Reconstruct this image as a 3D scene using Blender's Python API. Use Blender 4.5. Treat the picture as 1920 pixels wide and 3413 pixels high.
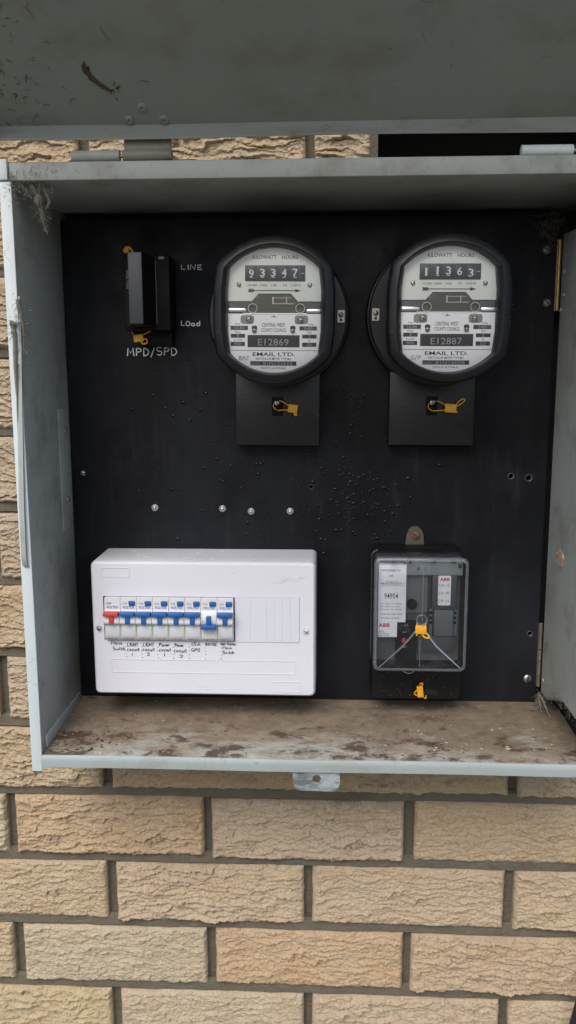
import bpy, bmesh, math, random
import numpy as np
from mathutils import Vector, Matrix
random.seed(7); rng = np.random.default_rng(7)
for o in list(bpy.data.objects): bpy.data.objects.remove(o, do_unlink=True)
SC = bpy.context.scene
COL = SC.collection
ZOFF = 1.0                                   # the wall datum sits 1 m above the ground
R = math.radians

# ------------------------------------------------------------------ camera
def cam_axes(p, y, r):
    cp, sp, cy, sy, cr, sr = math.cos(p), math.sin(p), math.cos(y), math.sin(y), math.cos(r), math.sin(r)
    f = Vector((sy*cp, cy*cp, sp)); rt = Vector((cy, -sy, 0)); up = rt.cross(f)
    return cr*rt + sr*up, -sr*rt + cr*up, f
ca, cb, cc = cam_axes(-.1606, -.0443, -.0022)
cam = bpy.data.objects.new('camera', bpy.data.cameras.new('camera'))
COL.objects.link(cam)
cam.matrix_world = Matrix(((ca.x, cb.x, -cc.x, .2562), (ca.y, cb.y, -cc.y, -.8913), (ca.z, cb.z, -cc.z, .485+ZOFF), (0, 0, 0, 1)))
cam.data.sensor_fit = 'VERTICAL'
cam.data.angle = 2*math.atan(1706.5/2700)
cam.data.clip_start = .01; cam.data.clip_end = 500
SC.camera = cam

# ------------------------------------------------------------------ sky and sun
SUN_EL, SUN_AZ = 50, 198                     # azimuth: direction the light comes from, 180 = behind the camera
W = bpy.data.worlds.new('World'); SC.world = W; W.use_nodes = True
wn = W.node_tree; wn.nodes.clear()
wo = wn.nodes.new('ShaderNodeOutputWorld'); wb = wn.nodes.new('ShaderNodeBackground')
ws = wn.nodes.new('ShaderNodeTexSky'); ws.sky_type = 'NISHITA'; ws.sun_disc = False
ws.sun_elevation = R(SUN_EL); ws.sun_rotation = R(SUN_AZ)
ws.air_density = 1.0; ws.dust_density = 4.0; ws.ozone_density = 1.5
wh = wn.nodes.new('ShaderNodeHueSaturation'); wh.inputs['Saturation'].default_value = 1.0
wb.inputs['Strength'].default_value = .105
wn.links.new(ws.outputs[0], wh.inputs['Color']); wn.links.new(wh.outputs[0], wb.inputs['Color']); wn.links.new(wb.outputs[0], wo.inputs[0])
sun = bpy.data.objects.new('sun', bpy.data.lights.new('sun', 'SUN')); COL.objects.link(sun)
sun.data.energy = 1.4; sun.data.angle = R(42); sun.data.color = (1, .975, .945)
az, el = R(SUN_AZ), R(SUN_EL)
sd = Vector((math.sin(az)*math.cos(el), math.cos(az)*math.cos(el), math.sin(el)))   # towards the sun
sun.rotation_euler = (-sd).to_track_quat('-Z', 'Y').to_euler(); sun.location = (0, -3, 5)
SC.view_settings.view_transform = 'Standard'; SC.view_settings.look = 'None'
SC.view_settings.exposure = .8; SC.view_settings.gamma = 1.0

# ------------------------------------------------------------------ materials
MAT = {}
def new_mat(name):
    m = bpy.data.materials.new(name); m.use_nodes = True; MAT[name] = m
    nt = m.node_tree; b = nt.nodes['Principled BSDF']
    return m, nt, b
def setp(b, **k):
    names = dict(rough='Roughness', metal='Metallic', spec='Specular IOR Level', coat='Coat Weight', ior='IOR', coatr='Coat Roughness')
    for a, v in k.items(): b.inputs[names[a]].default_value = v
def N(nt, t, **k):
    n = nt.nodes.new('ShaderNode'+t)
    for a, v in k.items():
        if a in n.inputs: n.inputs[a].default_value = v
        else: setattr(n, a, v)
    return n
def coords(nt, scale=(1, 1, 1), which='Object'):
    tc = N(nt, 'TexCoord'); mp = N(nt, 'Mapping'); mp.inputs['Scale'].default_value = scale
    nt.links.new(tc.outputs[which], mp.inputs['Vector']); return mp.outputs[0]
def noise(nt, vec, scale, detail=6, rough=.6, dist=0):
    n = N(nt, 'TexNoise'); n.inputs['Scale'].default_value = scale; n.inputs['Detail'].default_value = detail
    n.inputs['Roughness'].default_value = rough; n.inputs['Distortion'].default_value = dist
    nt.links.new(vec, n.inputs['Vector']); return n.outputs['Fac']
def ramp(nt, fac, stops):
    r = N(nt, 'ValToRGB'); e = r.color_ramp.elements
    while len(e) < len(stops): e.new(.5)
    for i, (p, c) in enumerate(stops):
        e[i].position = p; e[i].color = (c, c, c, 1) if isinstance(c, (int, float)) else (*c, 1)
    nt.links.new(fac, r.inputs[0]); return r.outputs[0]
def mix(nt, fac, a, b, mode='MIX'):
    m = N(nt, 'Mix'); m.data_type = 'RGBA'; m.blend_type = mode; m.clamp_factor = True
    for s, v in ((m.inputs[0], fac), (m.inputs[6], a), (m.inputs[7], b)):
        if isinstance(v, bpy.types.NodeSocket): nt.links.new(v, s)
        elif isinstance(v, (int, float)): s.default_value = v
        else: s.default_value = (*v, 1)
    return m.outputs[2]
def bump(nt, b, h, strength=.3, dist=.001):
    n = N(nt, 'Bump'); n.inputs['Strength'].default_value = strength; n.inputs['Distance'].default_value = dist
    nt.links.new(h, n.inputs['Height']); nt.links.new(n.outputs[0], b.inputs['Normal'])
def math_(nt, op, a, b=None):
    n = N(nt, 'Math'); n.operation = op
    for i, v in enumerate((a, b)):
        if v is None: continue
        if isinstance(v, bpy.types.NodeSocket): nt.links.new(v, n.inputs[i])
        else: n.inputs[i].default_value = v
    return n.outputs[0]

def plain(name, col, rough=.5, metal=0, var=.12, scale=60, bmp=0, spec=.5):
    m, nt, b = new_mat(name); v = coords(nt)
    f = noise(nt, v, scale, 5)
    c = mix(nt, f, tuple(x*(1-var) for x in col), tuple(min(1, x*(1+var)) for x in col))
    nt.links.new(c, b.inputs['Base Color']); setp(b, rough=rough, metal=metal, spec=spec)
    if bmp: bump(nt, b, noise(nt, v, scale*6, 4), bmp, .0006)
    return m

def paint(name, col, dirt=.35, dirtcol=(.16, .12, .075), streak=(1, 1, 1), chips=.5):
    m, nt, b = new_mat(name); v = coords(nt); vs = coords(nt, streak)
    c = mix(nt, noise(nt, v, 14, 6), tuple(x*.86 for x in col), tuple(x*1.1 for x in col))
    c = mix(nt, ramp(nt, noise(nt, v, 3.5, 5, .6), [(.4, 0), (.68, .5)]), c, (col[0]*.95, col[1]*.86, col[2]*.72))
    d1 = ramp(nt, noise(nt, vs, 22, 9, .68), [(.5-.12*dirt+.08, 0), (.80, dirt)])
    c = mix(nt, d1, c, dirtcol)
    d2 = ramp(nt, noise(nt, vs, 150, 5, .7), [(.64, 0), (.72, chips)])
    d3 = ramp(nt, noise(nt, v, 9, 3), [(.42, 0), (.6, 1)])
    c = mix(nt, math_(nt, 'MULTIPLY', d2, d3), c, (.05, .045, .04))
    vo = N(nt, 'TexVoronoi'); vo.feature = 'DISTANCE_TO_EDGE'; vo.inputs['Scale'].default_value = 34
    wv = N(nt, 'VectorMath'); wv.operation = 'ADD'; nz = N(nt, 'TexNoise'); nz.inputs['Scale'].default_value = 18; nz.inputs['Detail'].default_value = 5
    nt.links.new(v, nz.inputs['Vector']); ms = N(nt, 'VectorMath'); ms.operation = 'SCALE'; ms.inputs['Scale'].default_value = .09
    nt.links.new(nz.outputs['Color'], ms.inputs[0]); nt.links.new(v, wv.inputs[0]); nt.links.new(ms.outputs[0], wv.inputs[1]); nt.links.new(wv.outputs[0], vo.inputs['Vector'])
    ck = math_(nt, 'MULTIPLY', ramp(nt, vo.outputs['Distance'], [(.006, .6*chips), (.018, 0)]), ramp(nt, noise(nt, v, 11, 4), [(.54, 0), (.66, 1)]))
    c = mix(nt, ck, c, (.06, .055, .045))
    bl = ramp(nt, noise(nt, coords(nt, (1.6, 1.6, .5)), 30, 6, .7), [(.60, 0), (.72, .55*chips)])
    c = mix(nt, bl, c, dirtcol)
    sc = coords(nt, (40, 60, 6)); d4 = ramp(nt, noise(nt, sc, 9, 3, .6, .4), [(.68, 0), (.72, .35)])
    c = mix(nt, d4, c, tuple(min(1, x*1.35) for x in col))
    nt.links.new(c, b.inputs['Base Color'])
    setp(b, rough=.55, spec=.35); bump(nt, b, noise(nt, v, 220, 5), .12, .0006)
    return m
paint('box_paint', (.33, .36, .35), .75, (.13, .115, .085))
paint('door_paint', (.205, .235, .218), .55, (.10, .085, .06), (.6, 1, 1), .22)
paint('lit_rim_paint', (.53, .60, .63), .35, (.33, .30, .23), (1, 1, .35), .5)  # box paint lightened in its colour, as if the rim caught more light
paint('lip_paint', (.285, .345, .365), .7, (.20, .17, .12), (.5, 1, 1), .6)
paint('flange_paint', (.20, .225, .22), .8, (.085, .07, .05), (.25, 1, 1.5), .9)
paint('hinge_dirty', (.20, .20, .17), .95, (.045, .037, .028), (1, 1, 1), .9)

# shelf: peeled paint, rust-brown dirt
m, nt, b = new_mat('shelf_dirt'); v = coords(nt); vx = coords(nt, (.55, 1.2, 1))
sep = N(nt, 'SeparateXYZ'); nt.links.new(coords(nt), sep.inputs[0])
mr = N(nt, 'MapRange'); nt.links.new(sep.outputs['Y'], mr.inputs[0])
mr.inputs[1].default_value = -.11; mr.inputs[2].default_value = .0
brown = mix(nt, ramp(nt, noise(nt, coords(nt, (.8, 1, 1)), 42, 10, .75), [(.3, 0), (.7, 1)]), (.10, .078, .056), (.255, .20, .15))
paintc = mix(nt, noise(nt, v, 90, 6), (.24, .235, .19), (.36, .385, .365))
bare = math_(nt, 'SUBTRACT', noise(nt, vx, 24, 11, .74), math_(nt, 'MULTIPLY', mr.outputs[0], .2))
c = mix(nt, ramp(nt, bare, [(.40, 0), (.57, .9)]), brown, paintc)
rust = math_(nt, 'SUBTRACT', noise(nt, coords(nt, (.6, 1, 1)), 38, 8, .7, .3), math_(nt, 'MULTIPLY', mr.outputs[0], .10))
c = mix(nt, ramp(nt, rust, [(.49, 0), (.57, .9)]), c, (.062, .04, .026))
c = mix(nt, ramp(nt, noise(nt, v, 140, 4), [(.66, 0), (.72, .7)]), c, (.5, .47, .40))
nt.links.new(c, b.inputs['Base Color']); setp(b, rough=.85, spec=.2); bump(nt, b, noise(nt, v, 120, 8, .7), .5, .0012)

# black panel
m, nt, b = new_mat('panel_black'); v = coords(nt)
c = mix(nt, ramp(nt, noise(nt, v, 5, 5), [(.35, 0), (.7, 1)]), (.0035, .004, .005), (.011, .0125, .0165))
c = mix(nt, ramp(nt, noise(nt, v, 3.2, 6, .65), [(.48, 0), (.72, .7)]), c, (.022, .025, .032))
c = mix(nt, ramp(nt, noise(nt, v, 260, 3), [(.70, 0), (.75, .6)]), c, (.09, .09, .085))
c = mix(nt, ramp(nt, noise(nt, coords(nt, (2.2, 1, .35)), 26, 7, .72), [(.54, 0), (.76, .45)]), c, (.034, .036, .038))
nt.links.new(c, b.inputs['Base Color']); setp(b, rough=.6, spec=.13)
nt.links.new(ramp(nt, noise(nt, v, 12, 5), [(.35, .3), (.65, .75)]), b.inputs['Roughness'])
bump(nt, b, noise(nt, v, 180, 5), .1, .0005)
# meter bakelite and painted rim
m, nt, b = new_mat('meter_black'); v = coords(nt)
c = mix(nt, noise(nt, v, 18, 6), (.005, .0055, .007), (.013, .014, .017))
c = mix(nt, ramp(nt, noise(nt, v, 55, 7, .72), [(.58, 0), (.78, .4)]), c, (.07, .07, .066))
c = mix(nt, ramp(nt, noise(nt, v, 210, 4), [(.68, 0), (.72, .6)]), c, (.16, .15, .14))
nt.links.new(c, b.inputs['Base Color']); setp(b, rough=.38, spec=.36); bump(nt, b, noise(nt, v, 130, 6), .3, .001)
m, nt, b = new_mat('receiver_black'); v = coords(nt)
c = mix(nt, noise(nt, v, 15, 6), (.004, .004, .004), (.010, .010, .010))
c = mix(nt, ramp(nt, noise(nt, coords(nt, (.5, 1, 1.6)), 40, 7, .7), [(.56, 0), (.8, .5)]), c, (.10, .08, .06))
nt.links.new(c, b.inputs['Base Color']); setp(b, rough=.45, spec=.2)
plain('fuse_black', (.007, .007, .008), .55, var=.3, spec=.12)
plain('fuse_grey', (.037, .041, .052), .5, var=.15)
# dial plates
m, nt, b = new_mat('dial_upper'); v = coords(nt)
c = mix(nt, noise(nt, v, 25, 5), (.60, .64, .59), (.72, .75, .70))
c = mix(nt, ramp(nt, noise(nt, v, 60, 8, .7), [(.62, 0), (.72, .6)]), c, (.16, .15, .12))
nt.links.new(c, b.inputs['Base Color']); setp(b, rough=.5)
m, nt, b = new_mat('dial_lower'); v = coords(nt)
c = mix(nt, noise(nt, v, 25, 5), (.80, .82, .86), (.88, .90, .93))
c = mix(nt, ramp(nt, noise(nt, v, 75, 8, .7), [(.66, 0), (.74, .5)]), c, (.25, .22, .18))
nt.links.new(c, b.inputs['Base Color']); setp(b, rough=.5)
plain('dial_black', (.022, .023, .026), .45, var=.25)
plain('ink', (.018, .018, .02), .6)
plain('ink_grey', (.06, .06, .055), .6)
plain('ink_white', (.62, .64, .66), .6)
plain('ink_pale', (.30, .32, .34), .6)
plain('ink_blue', (.02, .10, .36), .6)
plain('ink_red', (.55, .05, .05), .6)
plain('ink_purple', (.22, .13, .36), .6)
plain('ink_green', (.05, .11, .06), .6)
plain('marker_silver', (.62, .65, .68), .55, var=.3, scale=200)
m, nt, b = new_mat('white_plastic'); v = coords(nt)
c = mix(nt, noise(nt, v, 12, 5), (.56, .57, .62), (.62, .63, .685))
c = mix(nt, ramp(nt, noise(nt, coords(nt, (.5, 1, 1.5)), 48, 9, .76), [(.60, 0), (.74, .5)]), c, (.24, .22, .20))
nt.links.new(c, b.inputs['Base Color']); setp(b, rough=.42, spec=.4); bump(nt, b, noise(nt, v, 300, 3), .05, .0004)
plain('breaker_white', (.55, .56, .575), .4, var=.06)
plain('window_film', (.50, .52, .54), .25, var=.06, spec=.6)
plain('blank_white', (.56, .58, .65), .5, var=.04)
plain('toggle_blue', (.012, .09, .31), .35, var=.08)
plain('toggle_red', (.46, .045, .05), .35, var=.08)
plain('label_white', (.80, .83, .88), .5, var=.06)
plain('mech_dark', (.026, .025, .02), .25, var=.6, scale=90, spec=.6)
plain('grey_frame', (.19, .215, .22), .5, var=.1)
plain('grey_dark', (.055, .063, .07), .5, var=.2)
plain('grey_mid', (.11, .125, .135), .5, var=.15)
plain('seal_yellow', (.72, .36, .015), .42, var=.2, scale=200)
plain('steel', (.55, .55, .54), .32, metal=1, var=.2, scale=200)
plain('steel_dull', (.42, .40, .36), .5, metal=1, var=.3, scale=150)
plain('screw_grey', (.16, .165, .155), .5, metal=.6, var=.4, scale=200)
plain('brass_dull', (.20, .18, .13), .6, metal=.3, var=.6, scale=60)
plain('chrome', (.7, .72, .74), .22, metal=1, var=.1)
plain('brass', (.50, .38, .14), .45, metal=.7, var=.5, scale=60)
plain('screw_rust', (.16, .085, .05), .75, metal=.3, var=.5, scale=300, bmp=.4)
plain('bracket_grey', (.075, .066, .055), .65, metal=.2, var=.5, scale=80)
plain('shade_black', (.010, .0095, .009), .9)  # near-black colour standing in for shade in gaps and hollows
plain('cable_black', (.012, .012, .013), .45)
plain('web', (.15, .14, .12), .95, var=.4, scale=300)
plain('web_dark', (.10, .088, .068), .95, var=.5, scale=300)
plain('debris', (.44, .40, .31), .9, var=.5, scale=400)
plain('debris_dark', (.05, .035, .025), .9, var=.5, scale=400)
plain('smear', (.055, .036, .02), .8, var=.5, scale=120)
m, nt, b = new_mat('plug_cork'); v = coords(nt)
c = mix(nt, ramp(nt, noise(nt, v, 170, 6, .7), [(.4, 0), (.62, 1)]), (.24, .14, .07), (.50, .46, .37))
nt.links.new(c, b.inputs['Base Color']); setp(b, rough=.85); bump(nt, b, noise(nt, v, 160, 6), .6, .002)
m, nt, b = new_mat('latch_zinc'); v = coords(nt)
c = mix(nt, ramp(nt, noise(nt, coords(nt, (.5, 1, 1.6)), 70, 7, .7), [(.42, 0), (.58, 1)]), (.13, .15, .16), (.36, .41, .42))
nt.links.new(c, b.inputs['Base Color']); setp(b, rough=.5, metal=.25)
# clear plastic / glass as thin sheets
def sheet_glass(name, tint=(.95, .96, .97), haze=.04, hazecol=(.6, .62, .65), gl=.05, grough=.06, dirt=.25, dscale=40):
    m = bpy.data.materials.new(name); m.use_nodes = True; MAT[name] = m; nt = m.node_tree; nt.nodes.clear()
    out = N(nt, 'OutputMaterial'); tr = N(nt, 'BsdfTransparent'); tr.inputs[0].default_value = (*tint, 1)
    df = N(nt, 'BsdfDiffuse'); df.inputs[0].default_value = (*hazecol, 1)
    gs = N(nt, 'BsdfGlossy'); gs.inputs['Roughness'].default_value = grough
    fr = N(nt, 'Fresnel'); fr.inputs['IOR'].default_value = 1.42
    v = coords(nt)
    d = ramp(nt, noise(nt, v, dscale, 8, .72), [(.55, 0), (.78, dirt)])
    a = math_(nt, 'ADD', d, haze)
    m1 = N(nt, 'MixShader'); nt.links.new(a, m1.inputs[0]); nt.links.new(tr.outputs[0], m1.inputs[1]); nt.links.new(df.outputs[0], m1.inputs[2])
    m2 = N(nt, 'MixShader'); nt.links.new(fr.outputs[0], m2.inputs[0]); nt.links.new(m1.outputs[0], m2.inputs[1]); nt.links.new(gs.outputs[0], m2.inputs[2])
    nt.links.new(m2.outputs[0], out.inputs[0])
sheet_glass('meter_glass', (.99, .99, .99), .004, dirt=.2, dscale=42, grough=.03)
sheet_glass('clear_cover', (.97, .975, .98), .012, dirt=.08, dscale=45)
sheet_glass('clear_edge', (.92, .94, .97), .13, (.62, .65, .76), grough=.1, dirt=.06, dscale=60)  # whitish diffuse painted in for the light that real edges would refract
m, nt, b = new_mat('water'); b.inputs['Base Color'].default_value = (.004, .0045, .006, 1); setp(b, rough=.12, spec=.22)
# mortar
m, nt, b = new_mat('mortar'); v = coords(nt)
c = mix(nt, noise(nt, v, 35, 8, .65), (.095, .084, .064), (.185, .165, .125))
nt.links.new(c, b.inputs['Base Color']); setp(b, rough=.95, spec=.15); bump(nt, b, noise(nt, v, 200, 8, .75), 1.0, .004)
# bricks: colour of each brick from its object colour
def brick_mat(name, objcol=True, base=(.36, .26, .16)):
    m, nt, b = new_mat(name); v = coords(nt)
    if objcol: oi = N(nt, 'ObjectInfo'); bc = oi.outputs['Color']; rnd = oi.outputs['Random']
    else: bc = base; rnd = None
    if rnd is not None:
        va = N(nt, 'VectorMath'); va.operation = 'ADD'; nt.links.new(v, va.inputs[0])
        cx = N(nt, 'CombineXYZ'); s = math_(nt, 'MULTIPLY', rnd, 50); nt.links.new(s, cx.inputs[0]); nt.links.new(s, cx.inputs[2])
        nt.links.new(cx.outputs[0], va.inputs[1]); v = va.outputs[0]
    f1 = ramp(nt, noise(nt, v, 16, 5, .6), [(.32, 0), (.68, 1)])
    c = mix(nt, math_(nt, 'MULTIPLY', f1, .45), bc, (.50, .44, .32))
    f2 = ramp(nt, noise(nt, v, 26, 5, .65), [(.52, 0), (.72, .55)])
    c = mix(nt, f2, c, (.46, .295, .14))
    c = mix(nt, noise(nt, v, 330, 4, .7), mix(nt, .46, c, (.12, .08, .045)), mix(nt, .46, c, (.78, .65, .47)))
    c = mix(nt, ramp(nt, noise(nt, v, 480, 2), [(.71, 0), (.75, .8)]), c, (.62, .57, .48))
    c = mix(nt, ramp(nt, noise(nt, v, 410, 2), [(.25, .8), (.29, 0)]), c, (.07, .045, .03))
    nt.links.new(c, b.inputs['Base Color']); setp(b, rough=.93, spec=.15)
    bump(nt, b, noise(nt, v, 420, 6, .75), .9, .003)
brick_mat('brick_face'); brick_mat('brick_far', False)
m, nt, b = new_mat('ground'); v = coords(nt)
c = mix(nt, noise(nt, v, 1.2, 8), (.10, .105, .085), (.17, .165, .14)); nt.links.new(c, b.inputs['Base Color']); setp(b, rough=.95)

# ------------------------------------------------------------------ mesh helpers (all in millimetres)
class MB:
    def __init__(s): s.bm = bmesh.new()
    def _merge(s, t):
        me = bpy.data.meshes.new('t'); t.to_mesh(me); t.free(); s.bm.from_mesh(me); bpy.data.meshes.remove(me)
    def box(s, x0, x1, y0, y1, z0, z1, bev=0, seg=2, M=None):
        t = bmesh.new()
        vs = [t.verts.new((x, y, z)) for x in (x0, x1) for y in (y0, y1) for z in (z0, z1)]
        for f in ((0, 1, 3, 2), (4, 6, 7, 5), (0, 4, 5, 1), (2, 3, 7, 6), (0, 2, 6, 4), (1, 5, 7, 3)): t.faces.new([vs[i] for i in f])
        if bev: bmesh.ops.bevel(t, geom=list(t.edges), offset=bev, segments=seg, affect='EDGES', profile=.5)
        if M is not None: bmesh.ops.transform(t, matrix=M, verts=list(t.verts))
        s._merge(t); return s
    def loft(s, rings, cap0=False, cap1=False, M=None):
        """rings: list of lists of (x,y,z), same length, closed"""
        t = bmesh.new(); rr = [[t.verts.new(p) for p in r] for r in rings]
        n = len(rr[0])
        for a, b in zip(rr, rr[1:]):
            for i in range(n): t.faces.new((a[i], a[(i+1) % n], b[(i+1) % n], b[i]))
        if cap0: t.faces.new(rr[0][::-1])
        if cap1: t.faces.new(rr[-1])
        bmesh.ops.recalc_face_normals(t, faces=list(t.faces))
        if M is not None: bmesh.ops.transform(t, matrix=M, verts=list(t.verts))
        s._merge(t); return s
    def cyl(s, c, r, y0, y1, n=20, bev=0, r1=None, axis='Y', cap=True):
        r1 = r if r1 is None else r1
        prof = [(r, y0), (r1, y1)] if not bev else [(r, y0), (r1, y1+(bev if y1 < y0 else -bev)), (r1-bev, y1)]
        rings = []
        for rad, y in prof:
            ring = []
            for i in range(n):
                a = 2*math.pi*i/n; u, v = rad*math.cos(a), rad*math.sin(a)
                ring.append({'Y': (c[0]+u, y, c[1]+v), 'X': (y, c[0]+u, c[1]+v), 'Z': (c[0]+u, c[1]+v, y)}[axis])
            rings.append(ring)
        return s.loft(rings, cap, cap)
    def tube(s, pts, r, n=6, taper=None):
        pts = [Vector(p) for p in pts]; rings = []; up = Vector((.31, .87, .41)).normalized()
        for i, p in enumerate(pts):
            d = (pts[min(i+1, len(pts)-1)]-pts[max(i-1, 0)]).normalized()
            u = d.cross(up).normalized(); w = d.cross(u)
            rad = r if taper is None else r*taper[i]
            rings.append([tuple(p+rad*(math.cos(2*math.pi*k/n)*u+math.sin(2*math.pi*k/n)*w)) for k in range(n)])
        return s.loft(rings, True, True)
    def fill(s, loops, y):
        """flat sheet in XZ with holes: loops of (x,z)"""
        t = bmesh.new(); es = []
        for lp in loops:
            vs = [t.verts.new((x, y, z)) for x, z in lp]
            es += [t.edges.new((vs[i], vs[(i+1) % len(vs)])) for i in range(len(vs))]
        bmesh.ops.triangle_fill(t, use_beauty=True, use_dissolve=False, edges=es, normal=(0, -1, 0))
        s._merge(t); return s
    def plate(s, loops, y0, y1):
        s.fill(loops, y0); s.fill(loops, y1)
        for lp in loops: s.loft([[(x, y0, z) for x, z in lp], [(x, y1, z) for x, z in lp]])
        return s
    def sphere(s, c, r, sx=1, sy=1, sz=1, u=10, v=6):
        t = bmesh.new(); bmesh.ops.create_uvsphere(t, u_segments=u, v_segments=v, radius=r)
        bmesh.ops.transform(t, matrix=Matrix.Translation(c) @ Matrix.Diagonal((sx, sy, sz, 1)), verts=list(t.verts)); s._merge(t); return s
    def stroke(s, pts, w, y):
        """flat pen ribbon in XZ"""
        P = [Vector((p[0], p[1])) for p in pts]; L, Rr = [], []
        for i, p in enumerate(P):
            d = (P[min(i+1, len(P)-1)]-P[max(i-1, 0)])
            if d.length < 1e-6: d = Vector((1, 0))
            n = Vector((-d.y, d.x)).normalized()*w/2
            L.append(p+n); Rr.append(p-n)
        va = [s.bm.verts.new((p.x, y, p.y)) for p in L]; vb = [s.bm.verts.new((p.x, y, p.y)) for p in Rr]
        for i in range(len(P)-1): s.bm.faces.new((va[i], vb[i], vb[i+1], va[i+1]))
        return s
    def rect(s, x0, x1, z0, z1, y):
        s.bm.faces.new([s.bm.verts.new(p) for p in ((x0, y, z0), (x1, y, z0), (x1, y, z1), (x0, y, z1))]); return s
    def poly(s, pts, y):
        s.bm.faces.new([s.bm.verts.new((x, y, z)) for x, z in pts]); return s
    def build(s, name, mat, parent=None, ang=38):
        me = bpy.data.meshes.new(name)
        bmesh.ops.scale(s.bm, vec=(.001, .001, .001), verts=list(s.bm.verts))
        s.bm.to_mesh(me); s.bm.free()
        me.shade_smooth(); me.set_sharp_from_angle(angle=R(ang))
        me.materials.append(MAT[mat])
        o = bpy.data.objects.new(name, me); COL.objects.link(o)
        if parent is not None: o.parent = parent
        return o
def rrect(cx, cz, w, h, r, n=5):
    pts = []
    for sx, sz, a0 in ((1, 1, 0), (-1, 1, 90), (-1, -1, 180), (1, -1, 270)):
        for i in range(n+1):
            a = R(a0+90*i/n); pts.append((cx+sx*(w/2-r)+r*math.cos(a), cz+sz*(h/2-r)+r*math.sin(a)))
    return pts
def capsule(rad, half, cx=0, cz=0, n=22, rc=0):
    """circle of radius rad cut straight at |x| = half, corners softened"""
    a = math.acos(half/rad); pts = []
    for lo, hi in ((a, math.pi-a), (math.pi+a, 2*math.pi-a)):
        for i in range(n+1):
            t = lo+(hi-lo)*i/n; pts.append((cx+rad*math.cos(t), cz+rad*math.sin(t)))
    if rc:
        P = pts; 
        for _ in range(rc): P = [((P[i-1][0]+2*P[i][0]+P[(i+1) % len(P)][0])/4, (P[i-1][1]+2*P[i][1]+P[(i+1) % len(P)][1])/4) for i in range(len(P))]
        pts = P
    return pts
def ring3(pts, y): return [(x, y, z) for x, z in pts]
def thing(name, label, cat, loc=(0, 0, 0), roty=0, group=None):
    o = bpy.data.objects.new(name, None); COL.objects.link(o); o.empty_display_size = .02
    o.location = (loc[0]*.001, loc[1]*.001, loc[2]*.001+ZOFF); o.rotation_euler = (0, R(roty), 0)
    return tag(o, label, cat, group)
def tag(o, label, cat, group=None, kind=None):
    o['label'] = label; o['category'] = cat
    if group: o['group'] = group
    if kind: o['kind'] = kind
    return o
def at_datum(o): o.location.z += ZOFF; return o

# ---- printed lettering with the built-in font, written into a mesh builder
_tc = {}
def glyphs(s, bold=0, space=1):
    k = (s, bold, space)
    if k not in _tc:
        cu = bpy.data.curves.new('t', 'FONT'); cu.body = s; cu.resolution_u = 2; cu.offset = bold; cu.space_character = space
        o = bpy.data.objects.new('t', cu); COL.objects.link(o)
        bpy.context.view_layer.update()
        me = bpy.data.meshes.new_from_object(o.evaluated_get(bpy.context.evaluated_depsgraph_get()))
        V = np.array([v.co[:2] for v in me.vertices]) if len(me.vertices) else np.zeros((0, 2))
        F = [tuple(p.vertices) for p in me.polygons]
        bpy.data.objects.remove(o); bpy.data.curves.remove(cu); bpy.data.meshes.remove(me)
        _tc[k] = (V, F)
    return _tc[k]
def text(mb, s, cx, cz, w, h, y, bold=0, align='C', rot=0):
    V, F = glyphs(s, bold)
    if not len(V): return
    lo, hi = V.min(0), V.max(0); P = (V-lo)/(hi-lo)
    P = P*np.array([w, h])-np.array([{'C': .5, 'L': 0, 'R': 1}[align]*w, h/2])
    c, sn = math.cos(R(rot)), math.sin(R(rot))
    vs = [mb.bm.verts.new((cx+p[0]*c-p[1]*sn, y, cz+p[0]*sn+p[1]*c)) for p in P]
    for f in F:
        try: mb.bm.faces.new([vs[i] for i in f])
        except ValueError: pass
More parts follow.
